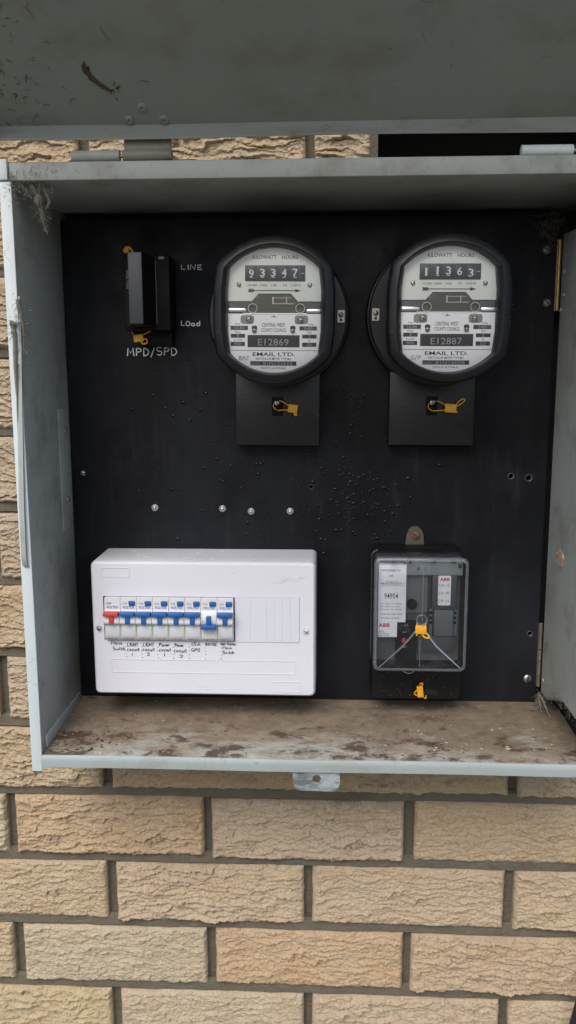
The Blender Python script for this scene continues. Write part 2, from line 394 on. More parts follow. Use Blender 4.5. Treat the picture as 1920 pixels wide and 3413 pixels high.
# ---- handwriting: single strokes on a unit box
def arc(cx, cz, rx, rz, a0, a1, n=8): return [(cx+rx*math.cos(R(a0+(a1-a0)*i/n)), cz+rz*math.sin(R(a0+(a1-a0)*i/n))) for i in range(n+1)]
HW = {
 'M': [[(0, 0), (.08, 1), (.32, .35), (.58, 1), (.66, 0)]], 'N': [[(0, 0), (.05, 1), (.48, .05), (.55, 1)]],
 'P': [[(.05, 0), (.08, 1)], [(.05, 1)]+arc(.15, .75, .38, .25, 90, -90)+[(.06, .48)]],
 'D': [[(.05, 0), (.05, 1)], [(0, 1)]+arc(.1, .5, .45, .5, 90, -90)+[(.02, 0)]],
 'S': [arc(.27, .75, .24, .25, 30, 270, 8)+arc(.27, .26, .25, .25, 90, -150, 8)],
 'L': [[(.05, 1), (.03, .03), (.45, .02)]], 'I': [[(.1, 1), (.1, 0)]],
 'E': [[(.45, .97), (.05, .95), (.05, .03), (.48, .03)], [(.05, .5), (.36, .52)]],
 'O': [arc(.27, .5, .27, .5, 90, 450, 14)], 'G': [arc(.28, .5, .27, .5, 50, 330, 12)+[(.52, .42), (.32, .42)]],
 'H': [[(.04, 1), (.03, 0)], [(.46, 1), (.44, 0)], [(.03, .5), (.46, .5)]], 'T': [[(0, .97), (.52, 1)], [(.26, 1), (.24, 0)]],
 'A': [[(0, 0), (.26, 1), (.5, 0)], [(.1, .38), (.42, .38)]], 'R': [[(.05, 0), (.06, 1)], [(.05, 1)]+arc(.14, .76, .32, .24, 90, -90)+[(.08, .5), (.46, 0)]],
 'C': [arc(.28, .5, .27, .5, 50, 310, 12)], 'W': [[(0, 1), (.15, 0), (.32, .7), (.48, 0), (.66, 1)]], 'U': [[(.02, 1), (.03, .3)]+arc(.25, .28, .22, .28, 180, 360, 8)+[(.48, 1)]],
 'a': [arc(.22, .28, .2, .28, 40, 320, 10), [(.42, .56), (.41, .1), (.5, .02)]], 'i': [[(.1, .56), (.1, .02)], [(.1, .78), (.12, .83)]],
 'n': [[(.03, .56), (.04, 0)], [(.04, .35)]+arc(.2, .35, .16, .2, 160, 0, 6)+[(.37, 0)]], 'w': [[(0, .56), (.12, 0), (.24, .45), (.36, 0), (.5, .58)]],
 't': [[(.15, .9), (.14, .1), (.3, .02)], [(0, .58), (.34, .6)]], 'c': [arc(.2, .28, .2, .28, 55, 310, 9)], 'h': [[(.04, 1), (.04, 0)], [(.04, .35)]+arc(.2, .35, .16, .2, 160, 0, 6)+[(.37, 0)]],
 'r': [[(.04, .56), (.05, 0)], [(.05, .32), (.14, .5), (.3, .55)]], 'u': [[(.02, .56), (.04, .12), (.18, 0), (.34, .15), (.37, .56)], [(.37, .56), (.4, 0)]],
 'o': [arc(.2, .28, .2, .28, 90, 450, 11)], 'e': [[(.03, .28), (.4, .3)]+arc(.21, .29, .19, .27, 10, 310, 9)], 'd': [arc(.2, .28, .2, .28, 40, 320, 10), [(.42, 1), (.42, 0)]],
 '1': [[(.12, 1), (.1, 0)]], '2': [arc(.24, .72, .22, .28, 160, -30, 8)+[(.02, .02), (.5, .05)]], '0': [arc(.25, .5, .23, .5, 90, 450, 12)],
 '4': [[(.3, 1), (.02, .4), (.5, .38)], [(.36, .65), (.33, 0)]], '5': [[(.45, 1), (.1, .98), (.08, .58)]+arc(.22, .33, .24, .3, 110, -140, 8)],
 '/': [[(0, -.2), (.4, 1.15)]], '-': [[(.05, .45), (.4, .48)]], '.': [[(.05, .02), (.12, .1)]], ' ': []}
def hand(mb, s, x, z, h, w, y, total=None, jit=.05, slope=0):
    adv = []; 
    for ch in s:
        xs = [p[0] for st in HW[ch] for p in st]; adv.append((max(xs) if xs else .3)+.2)
    k = h if total is None else total/(sum(adv)-.2)
    cx = x
    for ch, a in zip(s, adv):
        dz = random.uniform(-jit, jit)*h; sc = 1+random.uniform(-jit, jit)
        for st in HW[ch]:
            mb.stroke([(cx+p[0]*k+random.uniform(-.02, .02)*h, z+slope*(cx-x)+dz+p[1]*h*sc) for p in st], w, y)
        cx += a*k

# ------------------------------------------------------------------ ground
gm = MB(); gm.box(-30000, 30000, -30000, 30000, -60, 0)
go = gm.build('ground', 'ground'); go['kind'] = 'structure'

# ------------------------------------------------------------------ brick wall
_perm = rng.permutation(512); _perm = np.concatenate([_perm, _perm]); _grad = rng.uniform(0, 2*np.pi, 512)
def perlin(x, z, seed=0):
    x = x+seed*17.31; z = z+seed*9.77
    xi = np.floor(x).astype(int); zi = np.floor(z).astype(int); xf = x-xi; zf = z-zi
    u = xf*xf*xf*(xf*(xf*6-15)+10); v = zf*zf*zf*(zf*(zf*6-15)+10)
    def g(i, j, a, b):
        h = _grad[_perm[(_perm[i & 511]+j) & 511]]; return np.cos(h)*a+np.sin(h)*b
    n00 = g(xi, zi, xf, zf); n10 = g(xi+1, zi, xf-1, zf); n01 = g(xi, zi+1, xf, zf-1); n11 = g(xi+1, zi+1, xf-1, zf-1)
    return (n00*(1-u)+n10*u)*(1-v)+(n01*(1-u)+n11*u)*v
def fbm(x, z, o=4, seed=0, g=.55):
    t = 0; a = 1
    for k in range(o): t = t+a*perlin(x*2**k, z*2**k, seed+k*3); a *= g
    return t
BH = 74.5
def brick_mesh(name, L, seed, nx=None, nz=66):
    nx = nx or int(L/1.15)
    X, Z = np.meshgrid(np.linspace(-L/2, L/2, nx), np.linspace(0, BH, nz), indexing='ij')
    xs, zs = X+seed*311.7, Z+seed*131.1
    lam = (10.5, 8.2, 13, 9, 11.5, 7.6)[seed % 6]; A = (1, .8, 1.15, .65, 1.25, .9, 1.05)[seed % 7]
    w = zs/lam+1.25*fbm(xs/46, zs/20, 3, seed)+.22*fbm(xs/9, zs/8, 3, seed+5)
    f = w-np.floor(w); cell = np.floor(w)
    saw = (1-f)**.8*np.clip((f)/.05, 0, 1)
    amp = np.clip(.62+1.0*perlin(xs/30+cell*3.7, zs/30+cell*1.3, seed+9), .22, 1.2)
    w2 = zs/5.6+1.1*fbm(xs/19, zs/10, 3, seed+20)
    f2 = w2-np.floor(w2); saw2 = (1-f2)*np.clip(f2/.1, 0, 1)
    amp2 = np.clip(.2+1.1*perlin(xs/17, zs/9, seed+31), 0, 1)
    h = A*(6.4*saw*amp+3.0*saw2*amp2)+1.6*fbm(xs/60, zs/40, 2, seed+40)+1.5*fbm(xs/7, zs/5, 4, seed+50, .62)
    e = np.minimum(np.minimum(X+L/2, L/2-X)*1.0, np.minimum(Z, BH-Z)*1.0)
    fall = np.clip(e/4.5, 0, 1); fall = fall*(2-fall)
    Y = -(h*(.3+.7*fall)-3.4*(1-fall))+2.6
    # ragged outline
    eb = np.clip(1-Z/7, 0, 1); et = np.clip(1-(BH-Z)/5, 0, 1); el = np.clip(1-(X+L/2)/4, 0, 1); er = np.clip(1-(L/2-X)/4, 0, 1)
    Zp = Z+eb*(2.6*fbm(xs/13, zs*0+seed, 4, seed+60)-1.0)+et*(.9*fbm(xs/16, zs*0+seed, 3, seed+70))
    Xp = X+el*(.8*fbm(zs/12, zs*0+1, 3, seed+80))+er*(.8*fbm(zs/12, zs*0+2, 3, seed+81))
    idx = np.arange(nx*nz).reshape(nx, nz)
    V = np.stack([Xp, Y, Zp], -1).reshape(-1, 3)
    F = np.stack([idx[:-1, :-1], idx[1:, :-1], idx[1:, 1:], idx[:-1, 1:]], -1).reshape(-1, 4)
    rim = np.concatenate([idx[:, 0], idx[-1, 1:], idx[-2::-1, -1], idx[0, -2:0:-1]])
    nb = len(rim); back = V[rim].copy(); back[:, 1] = 45.
    V = np.concatenate([V, back]); j = np.arange(nb); bi = nx*nz+j
    F = np.concatenate([F, np.stack([rim[(j+1) % nb], rim, bi, bi[(j+1) % nb]], -1)])
    me = bpy.data.meshes.new(name)
    me.vertices.add(len(V)); me.vertices.foreach_set('co', (V*.001).ravel())
    me.loops.add(len(F)*4); me.loops.foreach_set('vertex_index', F.ravel())
    me.polygons.add(len(F)); me.polygons.foreach_set('loop_start', np.arange(len(F))*4)
    me.update(calc_edges=True); me.materials.append(MAT['brick_face'])
    me.shade_flat()
    return me
FULL = [brick_mesh('brick_%d' % i, 229, i+1) for i in range(11)]
_cut = {}
def cut_mesh(L):
    k = round(L)
    if k not in _cut: _cut[k] = [brick_mesh('brick_cut', k, 40+len(_cut)*3+j) for j in range(2)]
    return _cut[k]
wall = thing('brick_wall', 'rock faced tan brick wall with grey brown recessed mortar behind the meter box', 'wall', (0, 0, -1000))
TAN, ORG, GRY, BEI, YEL, GRN = (.43, .31, .185), (.43, .265, .14), (.41, .335, .245), (.445, .345, .23), (.435, .325, .18), (.42, .37, .27)
PAL = {(1, -2): GRN, (1, -1): ORG, (1, 0): GRY, (1, 1): TAN, (2, -1): TAN, (2, 0): BEI, (2, 1): BEI, (2, 2): BEI, (3, -2): TAN, (3, -1): GRN, (3, 0): ORG, (3, 1): TAN, (4, -1): YEL, (4, 0): GRN, (4, 1): BEI, (4, 2): BEI, (0, -1): TAN, (0, 0): ORG, (0, 1): TAN, (0, 2): GRY}
BX0, BX1, BZ0, BZ1 = -48., 543., 87., 688.      # opening in the wall
far = MB(); nbrick = 0
for row in range(-14, 12):                       # row 0 lies just under the box; rows count downwards
    z0 = -row*86+5; odd = row % 2
    for k in range(-18, 22):
        x0 = k*240+(120 if odd else 0)+5.5; x1 = x0+229
        spans = [(x0, x1)]
        if z0+BH > BZ0+3 and z0 < BZ1-3:
            if x0 < BX0 < x1: spans = [(x0, BX0-1)]
            elif x0 < BX1 < x1: spans = [(BX1+1, x1)]
            elif x0 >= BX0 and x1 <= BX1: continue
        if row == -8 and x1 > 300 and x0 < 640:   # cable opening above the box
            if k == 1: spans = [(x0, 303)]
            elif x0 < 620: continue
        for a, b_ in spans:
            if b_-a < 18: continue
            if k < -5 or k > 4:
                far.box(a, b_, -1+random.uniform(-1.5, 1.5), 40, z0, z0+BH); continue
            me = FULL[(row*5+k*3+(row*k) % 4) % 11] if b_-a > 228 else cut_mesh(b_-a)[(row+k) % 2]
            o = bpy.data.objects.new('brick', me); COL.objects.link(o); o.parent = wall
            jx = random.uniform(-1.2, 1.2) if b_-a > 228 else 0
            o.location = ((a+b_)/2*.001+jx*.001, random.uniform(-.8, .8)*.001, (z0+1000+random.uniform(-1, 1))*.001)
            o.rotation_euler = (0, R(random.uniform(-.35, .35)), 0)
            c = PAL.get((row, k)) or random.choice([TAN, TAN, ORG, BEI, YEL, GRY])
            o.color = (*[x*random.uniform(.95, 1.05) for x in c], 1); nbrick += 1
fo = far.build('brick_field', 'brick_far', wall); fo.location.z = 1.0; fo['kind'] = 'stuff'
mo = MB()
XL, XR, ZB, ZT = -4400, 5300, -1000, 1290
mo.box(XL, BX0, 13, 60, ZB, ZT).box(BX1, XR, 13, 60, ZB, ZT).box(BX0, BX1, 13, 60, ZB, BZ0)
mo.box(BX0, 309, 13, 60, BZ1, ZT).box(309, BX1, 13, 60, 772, ZT).box(303, 311, 4, 60, BZ1, 774)
for row in range(-14, 13):                       # bed joints lie fuller than the raked uprights
    zc = -row*86+86+.3
    for xa, xb in (((XL, BX0), (BX1, XR)) if BZ0+3 < zc < BZ1-3 else (((XL, 303), (640, XR)) if 680 < zc < 780 else ((XL, XR),))):
        rr = []
        for x in np.arange(xa, xb, 8):
            j = 1.1*math.sin(x*.031+row)+.9*math.sin(x*.083+row*2)+.6*math.sin(x*.21+row*5)
            rr.append([(x, 10, zc+8), (x, 5.5+j*.6, zc+5.5), (x, 4.2+j*.6, zc), (x, 3.6+j*.5, zc-5), (x, 10, zc-8)])
        mo.loft(rr, True, True)
mortar = mo.build('mortar', 'mortar', wall); mortar.location.z = 1.0
vo = MB(); vo.box(305, BX1+20, 110, 116, BZ1-60, 800).box(BX1, BX1+6, 60.5, 110, BZ1-60, 800).box(305, 309, 60.5, 110, BZ1-60, 800).box(305, BX1, 60.5, 110, 774, 780).box(309, BX1, 60.5, 110, BZ1-60, BZ1-54)
v_ = vo.build('cavity', 'shade_black', wall); v_.location.z = 1.0

# ------------------------------------------------------------------ meter box
box = thing('meter_box', 'grey green steel meter box with its lid propped open above, let into the brick wall', 'meter box')
MB().box(-46, -36, -110, 55, 84, 683, 1.2).build('side_panel', 'box_paint', box)
lf = MB().box(-46.5, -35.2, -112, -109.5, 83, 668, .9).build('side_rim', 'lit_rim_paint', box)
MB().box(-47, -38, -113.2, -109, 669.5, 688, .8).build('corner_cap', 'lit_rim_paint', box)
MB().box(-46, 541, -110, 55, 669, 686, 2.5).build('top_panel', 'box_paint', box)
# shelf: slopes down a little to the front, with a front lip
sh = MB()
prof = [(-110, 89), (-110.5, 98), (-109, 101.3), (-106, 102.3), (-60, 105), (0, 108), (54, 110), (54, 89)]
t = []
for x in np.linspace(-36, 530, 60):
    t.append([(x, y+.25*math.sin(x*.05+y), z+.35*math.sin(x*.021+z*.1)) for y, z in prof])
sh.loft(t, True, True); shelf = sh.build('shelf', 'shelf_dirt', box)
lip = MB()
rr = []
for x in np.linspace(-36, 530, 40):
    w_ = .35*math.sin(x*.021); rr.append([(x, y, z+w_) for y, z in ((-112.2, 88), (-112.6, 95), (-112.2, 99.2), (-111, 100.6), (-109.6, 100.8), (-109.4, 88))])
lip.loft(rr, True, True); lip.build('shelf_lip', 'lip_paint', box)
MB().box(-46, 541, 55.2, 58, 84, 686).build('back_panel', 'shade_black', box)
MB().box(533, 541, -110, 55, 84, 668.8, 1).build('side_panel', 'shade_black', box)  # outer wall coloured near black to paint the shade behind the inner plate
# right inner plate with curved ends
ypz = [(28, 640), (28, 125), (16, 123.5), (0, 126), (-16, 131), (-32, 139), (-48, 144.5), (-66, 147), (-104, 146), (-104, 642), (-40, 637), (0, 638)]
rp = MB(); rp.loft([[(512.8, y, z) for y, z in ypz], [(514.8, y, z) for y, z in ypz]], True, True)
rp.build('inner_plate', 'box_paint', box)
MB().box(514.9, 533, -110, -105, 103, 668.5, .8).build('side_rim', 'box_paint', box)
pl = MB()
ring = [[], [], []]
for i in range(22):
    a = 2*math.pi*i/22; q = 1+.05*math.sin(3*a+1)+.04*math.sin(5*a)
    for j, (rad, x) in enumerate(((1.0, 512.75), (.93, 511.6), (.6, 511.2))): ring[j].append((x, -20+14.5*rad*q*math.cos(a), 294.6+9.4*rad*q*math.sin(a)*1.05))
pl.loft(ring, False, True); pl.build('knockout_plug', 'plug_cork', box)
for (y, z) in ((18, 600), (16, 575), (24, 560), (20, 140)):
    s_ = MB(); s_.cyl((y, z), 2.6, 512.9, 511.4, 12, .6, axis='X'); s_.build('rivet', 'box_paint', box)
# bracket plate on the left wall
br = MB(); br.box(-36.1, -35.2, -8, 29, 319, 455, .3); br.build('panel_bracket', 'box_paint', box)
for z in (430, 352):
    s_ = MB(); s_.cyl((11, z), 3.4, -34.7, -33.2, 12, .8, axis='X'); s_.build('rivet', 'steel_dull', box)
MB().box(-35.9, -33.6, -98, 20, 103.5, 117, .4, M=Matrix.Identity(4)).build('lower_flange', 'box_paint', box)
# stay strap along the left rim
st = MB(); rr = []
for z, x, y in ((565, -35.5, -109), (520, -36, -110), (440, -38.2, -113), (360, -40.4, -115), (312, -41, -115), (304, -40.6, -114), (301, -39.5, -111)):
    rr.append([(x-2.6, y-1.3, z), (x+2.2, y-1.3, z), (x+2.2, y+1.0, z), (x-2.6, y+1.0, z)])
st.loft(rr, True, True); st.build('lid_stay', 'box_paint', box)
# latch tab under the lip
lo_ = [(226, 88.5), (226, 75), (228, 69.5), (232, 66.5), (268, 65.5), (272, 68.5), (274.5, 74), (274.5, 88.5)]
hole = [(250.5+4.4*math.cos(2*math.pi*i/14), 79.5+4.6*math.sin(2*math.pi*i/14)) for i in range(14)]
lt = MB().plate([lo_, hole], -109.8, -107.6).build('latch_tab', 'latch_zinc', box)
# hinge barrels on the box
for x0, x1, nm, z in ((21, 66, 'box_paint', 691.4), (434, 480, 'lit_rim_paint', 690.6)):
    h_ = MB(); h_.cyl((-104, z), 5.0, x0, x1, 16, axis='X'); h_.box(x0+1, x1-1, -104, -99.2, 685.6, z-.5)
    h_.build('hinge_knuckle', nm, box)
for a_, b_, z in ((58, 76, 691.2), (478, 500, 690.4)):
    hp = MB(); hp.cyl((-104, z), 1.8, a_, b_, 10, axis='X'); hp.build('hinge_pin', 'steel_dull', box)

# ---- lid: an open door; built flat in its own frame, then swung up about the hinge edge
DT = R(38)                                       # how far the open lid stands above the horizontal
d_, n_ = Vector((0, -math.cos(DT), math.sin(DT))), Vector((0, -math.sin(DT), -math.cos(DT)))
def dp(x, u, w): p = Vector((x, -101, 717))+d_*u+n_*w; return (p.x, p.y, p.z)   # u along the lid, w towards its inside
def dbox(mb, x0, x1, u0, u1, w0, w1, bev=0):
    M = Matrix(((1, 0, 0, 0), (0, d_.y, n_.y, -101), (0, d_.z, n_.z, 717), (0, 0, 0, 1)))
    return mb.box(x0, x1, u0, u1, w0, w1, bev, M=M)
dm = MB()
rows = []
for u in np.linspace(0, 600, 40):
    rows.append([dp(x, u, .5*math.sin(x*.009+u*.013)+.3*math.sin(u*.05+1)*math.sin(x*.02)) for x in np.linspace(-58, 556, 50)])
for a in range(39):
    pass
t = bmesh.new(); vv = [[t.verts.new(p) for p in r_] for r_ in rows]
vt = [[t.verts.new(Vector(p)-n_*2.2) for p in r_] for r_ in rows]
for a in range(39):
    for b_ in range(49):
        t.faces.new((vv[a][b_], vv[a+1][b_], vv[a+1][b_+1], vv[a][b_+1])); t.faces.new((vt[a][b_], vt[a][b_+1], vt[a+1][b_+1], vt[a+1][b_]))
dm._merge(t)
for n in range(1): pass
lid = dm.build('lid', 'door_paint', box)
fl = MB(); rr = []
for x in np.linspace(-58, 556, 60):
    wv = .5*math.sin(x*.017)-1.2*math.exp(-((x-94)/30)**2)*0+.8*math.sin(x*.011+1)
    prof = [(-2.0, -2.2), (-2.0, 13.5+wv), (-.8, 14.8+wv), (.6, 13.6+wv), (.8, 2.2), (3.2, .35), (3.2, -2.2)]
    rr.append([dp(x, u, w) for u, w in prof])
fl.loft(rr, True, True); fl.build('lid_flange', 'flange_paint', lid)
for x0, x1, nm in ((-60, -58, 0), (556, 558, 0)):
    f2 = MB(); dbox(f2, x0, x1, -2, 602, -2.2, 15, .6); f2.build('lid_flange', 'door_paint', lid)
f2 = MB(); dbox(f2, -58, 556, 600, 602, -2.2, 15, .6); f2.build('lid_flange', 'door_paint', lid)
for x, u in ((91, 20), (76.5, 7.5), (108.5, 7.5)):
    r_ = MB()
    prof = [(4.6, -.3), (4.2, .9), (2.4, 1.5), (2.0, .5)]
    r_.loft([[dp(x+rad*math.cos(2*math.pi*i/16), u+rad*math.sin(2*math.pi*i/16), w+.6) for i in range(16)] for rad, w in prof], False, True)
    r_.build('rivet', 'door_paint', lid)
kb = MB(); kb.cyl((-104, 691.4), 5.2, 69, 114.8, 16, axis='X')
kb.box(70, 114, -104.2, -100.4, 691, 712, 1.0); kb.build('hinge_knuckle', 'hinge_dirty', lid)
kb = MB(); kb.cyl((-104, 690.8), 5.2, 483, 528, 16, axis='X').box(484, 527, -104.2, -100.6, 691, 712, .8); kb.build('hinge_knuckle', 'hinge_dirty', lid)
# dried mud smear on the lid
sm = MB()
def blob(mb, pts, wmax):
    n = len(pts); rr = []
    for i, (x, u) in enumerate(pts):
        w = wmax*math.sin(math.pi*(i+.4)/(n-.2))*random.uniform(.6, 1.2); rr.append((x, u, w))
    t = bmesh.new(); A, B, C = [], [], []
    for x, u, w in rr:
        A.append(t.verts.new(dp(x-w, u-w*.3, .75))); C.append(t.verts.new(dp(x, u, 1.3+.4*w))); B.append(t.verts.new(dp(x+w, u+w*.3, .75)))
    for i in range(n-1): t.faces.new((A[i], A[i+1], C[i+1], C[i])); t.faces.new((C[i], C[i+1], B[i+1], B[i]))
    mb._merge(t)
sp_ = [(49, 64), (47.5, 60), (48.5, 55.5), (50.5, 51.5), (52, 48.5), (55.5, 45), (59.5, 41.5), (63, 38.5), (66, 36)]
blob(sm, sp_, 3.3)
for _ in range(14):
    i_ = random.randrange(1, 8); blob(sm, [(sp_[i_][0]+random.uniform(-2.5, 2.5)+k*1.1, sp_[i_][1]+random.uniform(-2, 2)-k*1.2) for k in range(4)], random.uniform(.8, 1.8))
sm.build('mud_smear', 'smear', lid)
sm = MB()
def hair(x, u, l_, w_):
    a = random.uniform(0, 6.28); k = random.uniform(-.6, .6); pts = []
    for i in range(6): pts.append(dp(x, u, .85)); x += math.cos(a)*l_/5; u += math.sin(a)*l_/5; a += k+random.uniform(-.5, .5)
    sm.tube(pts, w_, 4, [.4, 1, 1.2, .9, .8, .3])
for _ in range(120): hair(-42+abs(random.gauss(0, 26)), random.uniform(4, 150), random.uniform(2, 9), random.uniform(.12, .3))
for _ in range(16): hair(random.uniform(0, 500), random.uniform(8, 150), random.uniform(3, 14), random.uniform(.1, .22))
for _ in range(10): hair(random.gauss(72, 3), random.gauss(38, 3), random.uniform(1, 4), random.uniform(.3, .7))
o_ = sm.build('mud_specks', 'smear', lid); o_['kind'] = 'stuff'

# ------------------------------------------------------------------ black mounting panel
PY = 30.
panel = thing('mounting_panel', 'black board with silver handwriting and bolts that carries the meters inside the box', 'panel', (0, PY, 108))
PZ = -108.                                      # local z of the datum
pout = [(-34.5, 109+PZ), (507, 109+PZ), (507, 661+PZ), (-34.5, 661+PZ)]
holes = []
for x, z, r_ in ((241.9, 364.8, 2.4), (467.9, 377.9, 3.0), (487.8, 376, 3.6), (497.3, 193.3, 2.8)):
    holes.append([(x+r_*math.cos(2*math.pi*i/14), z+PZ+r_*math.sin(2*math.pi*i/14)) for i in range(14)])
MB().plate([pout]+holes, 0, 8).build('board', 'panel_black', panel)
for x, z, r_ in ((467.9, 377.9, 3.0), (487.8, 376, 3.6), (497.3, 193.3, 2.8), (241.9, 364.8, 2.2)):
    e_ = MB(); e_.loft([[(x+q*math.cos(2*math.pi*i/16), y, z+PZ+q*math.sin(2*math.pi*i/16)) for i in range(16)] for q, y in ((r_+.7, -.1), (r_+.3, -.5), (r_-.2, -.1), (r_-.2, 5))])
    e_.build('hole_bush', 'screw_grey' if r_ > 2.5 else 'fuse_grey', panel)
def hexbolt(x, z, r_=3.0):
    q = MB(); q.cyl((x, z), r_*1.35, 0, -.9, 18, .2); q.cyl((x, z), r_, -.9, -3.6, 6); q.sphere((x, -3.9, z), 1.9, 1, .9, 1)
    o = q.build('bolt', 'steel', panel, 30); return o
for x, z in ((60.9, 340), (139.6, 339.3), (172.7, 336.3), (217.8, 336.8)): hexbolt(x, z+PZ)
def roundscrew(x, z, r_, parent, mat='steel', slot=40, y=0, name='screw'):
    q = MB(); q.loft([[(x+rad*math.cos(2*math.pi*i/18), y+yy, z+rad*math.sin(2*math.pi*i/18)) for i in range(18)] for rad, yy in ((r_, 0), (r_, -.5), (r_*.85, -1.5), (r_*.5, -2.1), (r_*.1, -2.3))], False, True)
    o = q.build(name, mat, parent)
    M = Matrix.Translation((x, y-2.15, z)) @ Matrix.Rotation(R(slot), 4, 'Y')
    s_ = MB(); s_.box(-r_*.85, r_*.85, -.35, .3, -r_*.14, r_*.14, M=M); s_.build('slot', 'ink', o)
    return o
roundscrew(496.2, 624.4+PZ, 5.0, panel, 'screw_grey', 25); roundscrew(498.9, 568.2+PZ, 4.6, panel, 'screw_grey', 45); roundscrew(497, 138.3+PZ, 5.2, panel, 'steel', 88)
roundscrew(-21.9, 380+PZ, 3.2, panel, 'steel_dull', 10)
for za, zb, nm in ((560, 635, 'brass'), (128, 205, 'brass_dull')):
    h_ = MB(); h_.box(507.2, 512.6, 3, 5, za+PZ, zb+PZ); h = h_.build('hinge', nm, panel)
    n = 5
    for i in range(n):
        k_ = MB(); a = za+(zb-za)*i/n; b_ = za+(zb-za)*(i+1)/n
        k_.cyl((510.2, 1.), 1.5, a+.5+PZ, b_-.5+PZ, 12, axis='Z'); k_.build('knuckle', nm, h)
for s_, x, z, h_, w_, tot in (('LINE', 97.7, 606.5, 5.2, .9, 23), ('LOad', 96.2, 546, 5.2, .9, 21), ('MPD/SPD', 34.5, 513.5, 8.4, 1.25, 56)):
    hw = MB(); hand(hw, s_, x, z+PZ, h_, w_, -.25, total=tot, jit=.06); hw.build('handwriting', 'marker_silver', panel)

# ------------------------------------------------------------------ electricity meters
def face_text(parent, y, spec, mat, name='lettering'):
    mb = MB()
    for s, cx, cz, w, h, b_ in spec: text(mb, s, cx, cz, w, h, y, b_)
    return mb.build(name, mat, parent)
def FX(px): return (px-662)*.125
def FZ(py): return (880-py)*.1217-13.4
def make_meter(cx, cz, digits, plate_no, serial, note, rot, label, lug_side, tx=0):
    t = thing('electricity_meter', label, 'meter', (cx, PY, cz), rot, 'kilowatt hour meters on the board')
    # base: stepped disc
    b = MB(); n = 56
    circ = lambda r_, y: [(r_*math.cos(2*math.pi*i/n), y, r_*math.sin(2*math.pi*i/n)) for i in range(n)]
    b.loft([circ(77.5, .0), circ(77.5, -13), circ(76, -15), circ(73.5, -15.5), circ(73, -19), circ(75, -20), circ(75, -26), circ(73.5, -27.5), circ(60, -28)], True, True)
    b.build('base', 'meter_black', t)
    lug = MB(); lug.plate([[(-7, 70), (-7, 80)]+[(7*math.cos(R(a)), 80+6*math.sin(R(a))) for a in range(150, 20, -20)]+[(7, 80), (7, 70)], [(2.4*math.cos(2*math.pi*i/10), 79+2.4*math.sin(2*math.pi*i/10)) for i in range(10)]], -6, -3)
    lug.build('hanging_lug', 'steel_dull', t)
    # cover: barrel and bevelled front rim
    c = MB(); cap = lambda r_, w_, y: ring3(capsule(r_, w_, rc=1), y)
    c.loft([cap(68, 58, -26), cap(69.5, 59.5, -60), cap(72, 61.5, -80), cap(72.3, 61.8, -93), cap(71.5, 61, -97.5), cap(69.5, 59, -100), cap(64, 53, -101.5), cap(62.8, 51.5, -100.5), cap(61.5, 47.6, -93), cap(61, 47.0, -84)])
    c.build('cover', 'meter_black', t)
    g = MB(); g.loft([cap(62.3, 48.6, -96.5), cap(58, 45, -97.5), cap(40, 32, -98.4), cap(20, 16, -98.8)], False, True)
    g.build('glass', 'meter_glass', t)
    MB().poly(capsule(61.4, 47.3), -85.5).build('mechanism_back', 'fuse_black', t)
    fy = -87.
    # upper dial plate: arch with a trapezoid cut
    def clip(pts, lo, hi): return [(x, min(max(z, lo), hi)) for x, z in pts]
    zsp, zlo = FZ(690), FZ(790)
    up = [p for p in capsule(60.8, 46.8, n=30) if p[1] > zsp]
    up = [(46.8, zsp)]+up+[(-46.8, zsp), (FX(480), zsp), (FX(535), FZ(628)), (FX(795), FZ(628)), (FX(850), zsp)]
    MB().plate([up], fy-2, fy-1).build('dial_plate', 'dial_upper', t)
    dn = [p for p in capsule(60.8, 46.8, n=30) if p[1] < zlo]
    dn = [(-46.8, zlo)]+dn+[(46.8, zlo)]
    MB().plate([dn], fy-2, fy-1).build('name_plate', 'dial_lower', t)
    # mechanism seen between the plates
    q = MB(); q.box(-46, 46, fy-.6, fy-.2, FZ(788), FZ(692)); q.build('brake_magnet', 'grey_dark', t)
    q = MB(); q.box(-46.5, -28, fy-3.0, fy-1, FZ(778), FZ(745), 1.2).box(32, 46.5, fy-3.0, fy-1, FZ(782), FZ(750), 1.2)
    q.box(FX(410), FX(920), fy-2.6, fy-1.4, FZ(792), FZ(785)); q.build('chrome_bracket', 'chrome', t)
    q = MB(); q.box(-22, 24, fy-.7, fy-.3, FZ(770), FZ(632)); q.build('disc_window', 'mech_dark', t)
    q = MB(); q.box(FX(645), FX(820), fy-1.4, fy-1.0, FZ(712), FZ(706)).box(FX(645), FX(655), fy-1.3, fy-.9, FZ(706), FZ(655)).box(FX(755), FX(762), fy-1.3, fy-.9, FZ(706), FZ(655)).box(FX(645), FX(800), fy-1.2, fy-.9, FZ(664), FZ(660)); q.build('disc_frame', 'steel_dull', t)
    for px in (490, 870):
        q = MB(); q.loft([[(FX(px)+r_*math.cos(2*math.pi*i/18), y, FZ(748)+r_*math.sin(2*math.pi*i/18)) for i in range(18)] for r_, y in ((4.8, fy-2), (4.8, fy-4.2), (4.1, fy-4.2), (4.1, fy-2))]); q.build('magnet_ring', 'steel_dull', t)
    for px in (445, 880): MB().poly(rrect(FX(px), FZ(838), 13.5, 8.5, 2.5), fy-2.2).build('adjuster_recess', 'grey_frame', t)
    for px, py, r_ in ((460, 838, 3.3), (872, 843, 3.3), (503, 928, 2.5), (812, 928, 2.5)): roundscrew(FX(px), FZ(py), r_, t, 'steel_dull', random.uniform(-30, 30), fy-2.2)
    for px in (503, 812): MB().poly(rrect(FX(px), FZ(905), 5.4, 4.5, 1.8), fy-2.25).build('adjuster_slot', 'ink', t)
    for px, py in ((378, 558), (945, 560)): roundscrew(FX(px), FZ(py), 2.4, t, 'steel', random.uniform(-60, 60), fy-2)
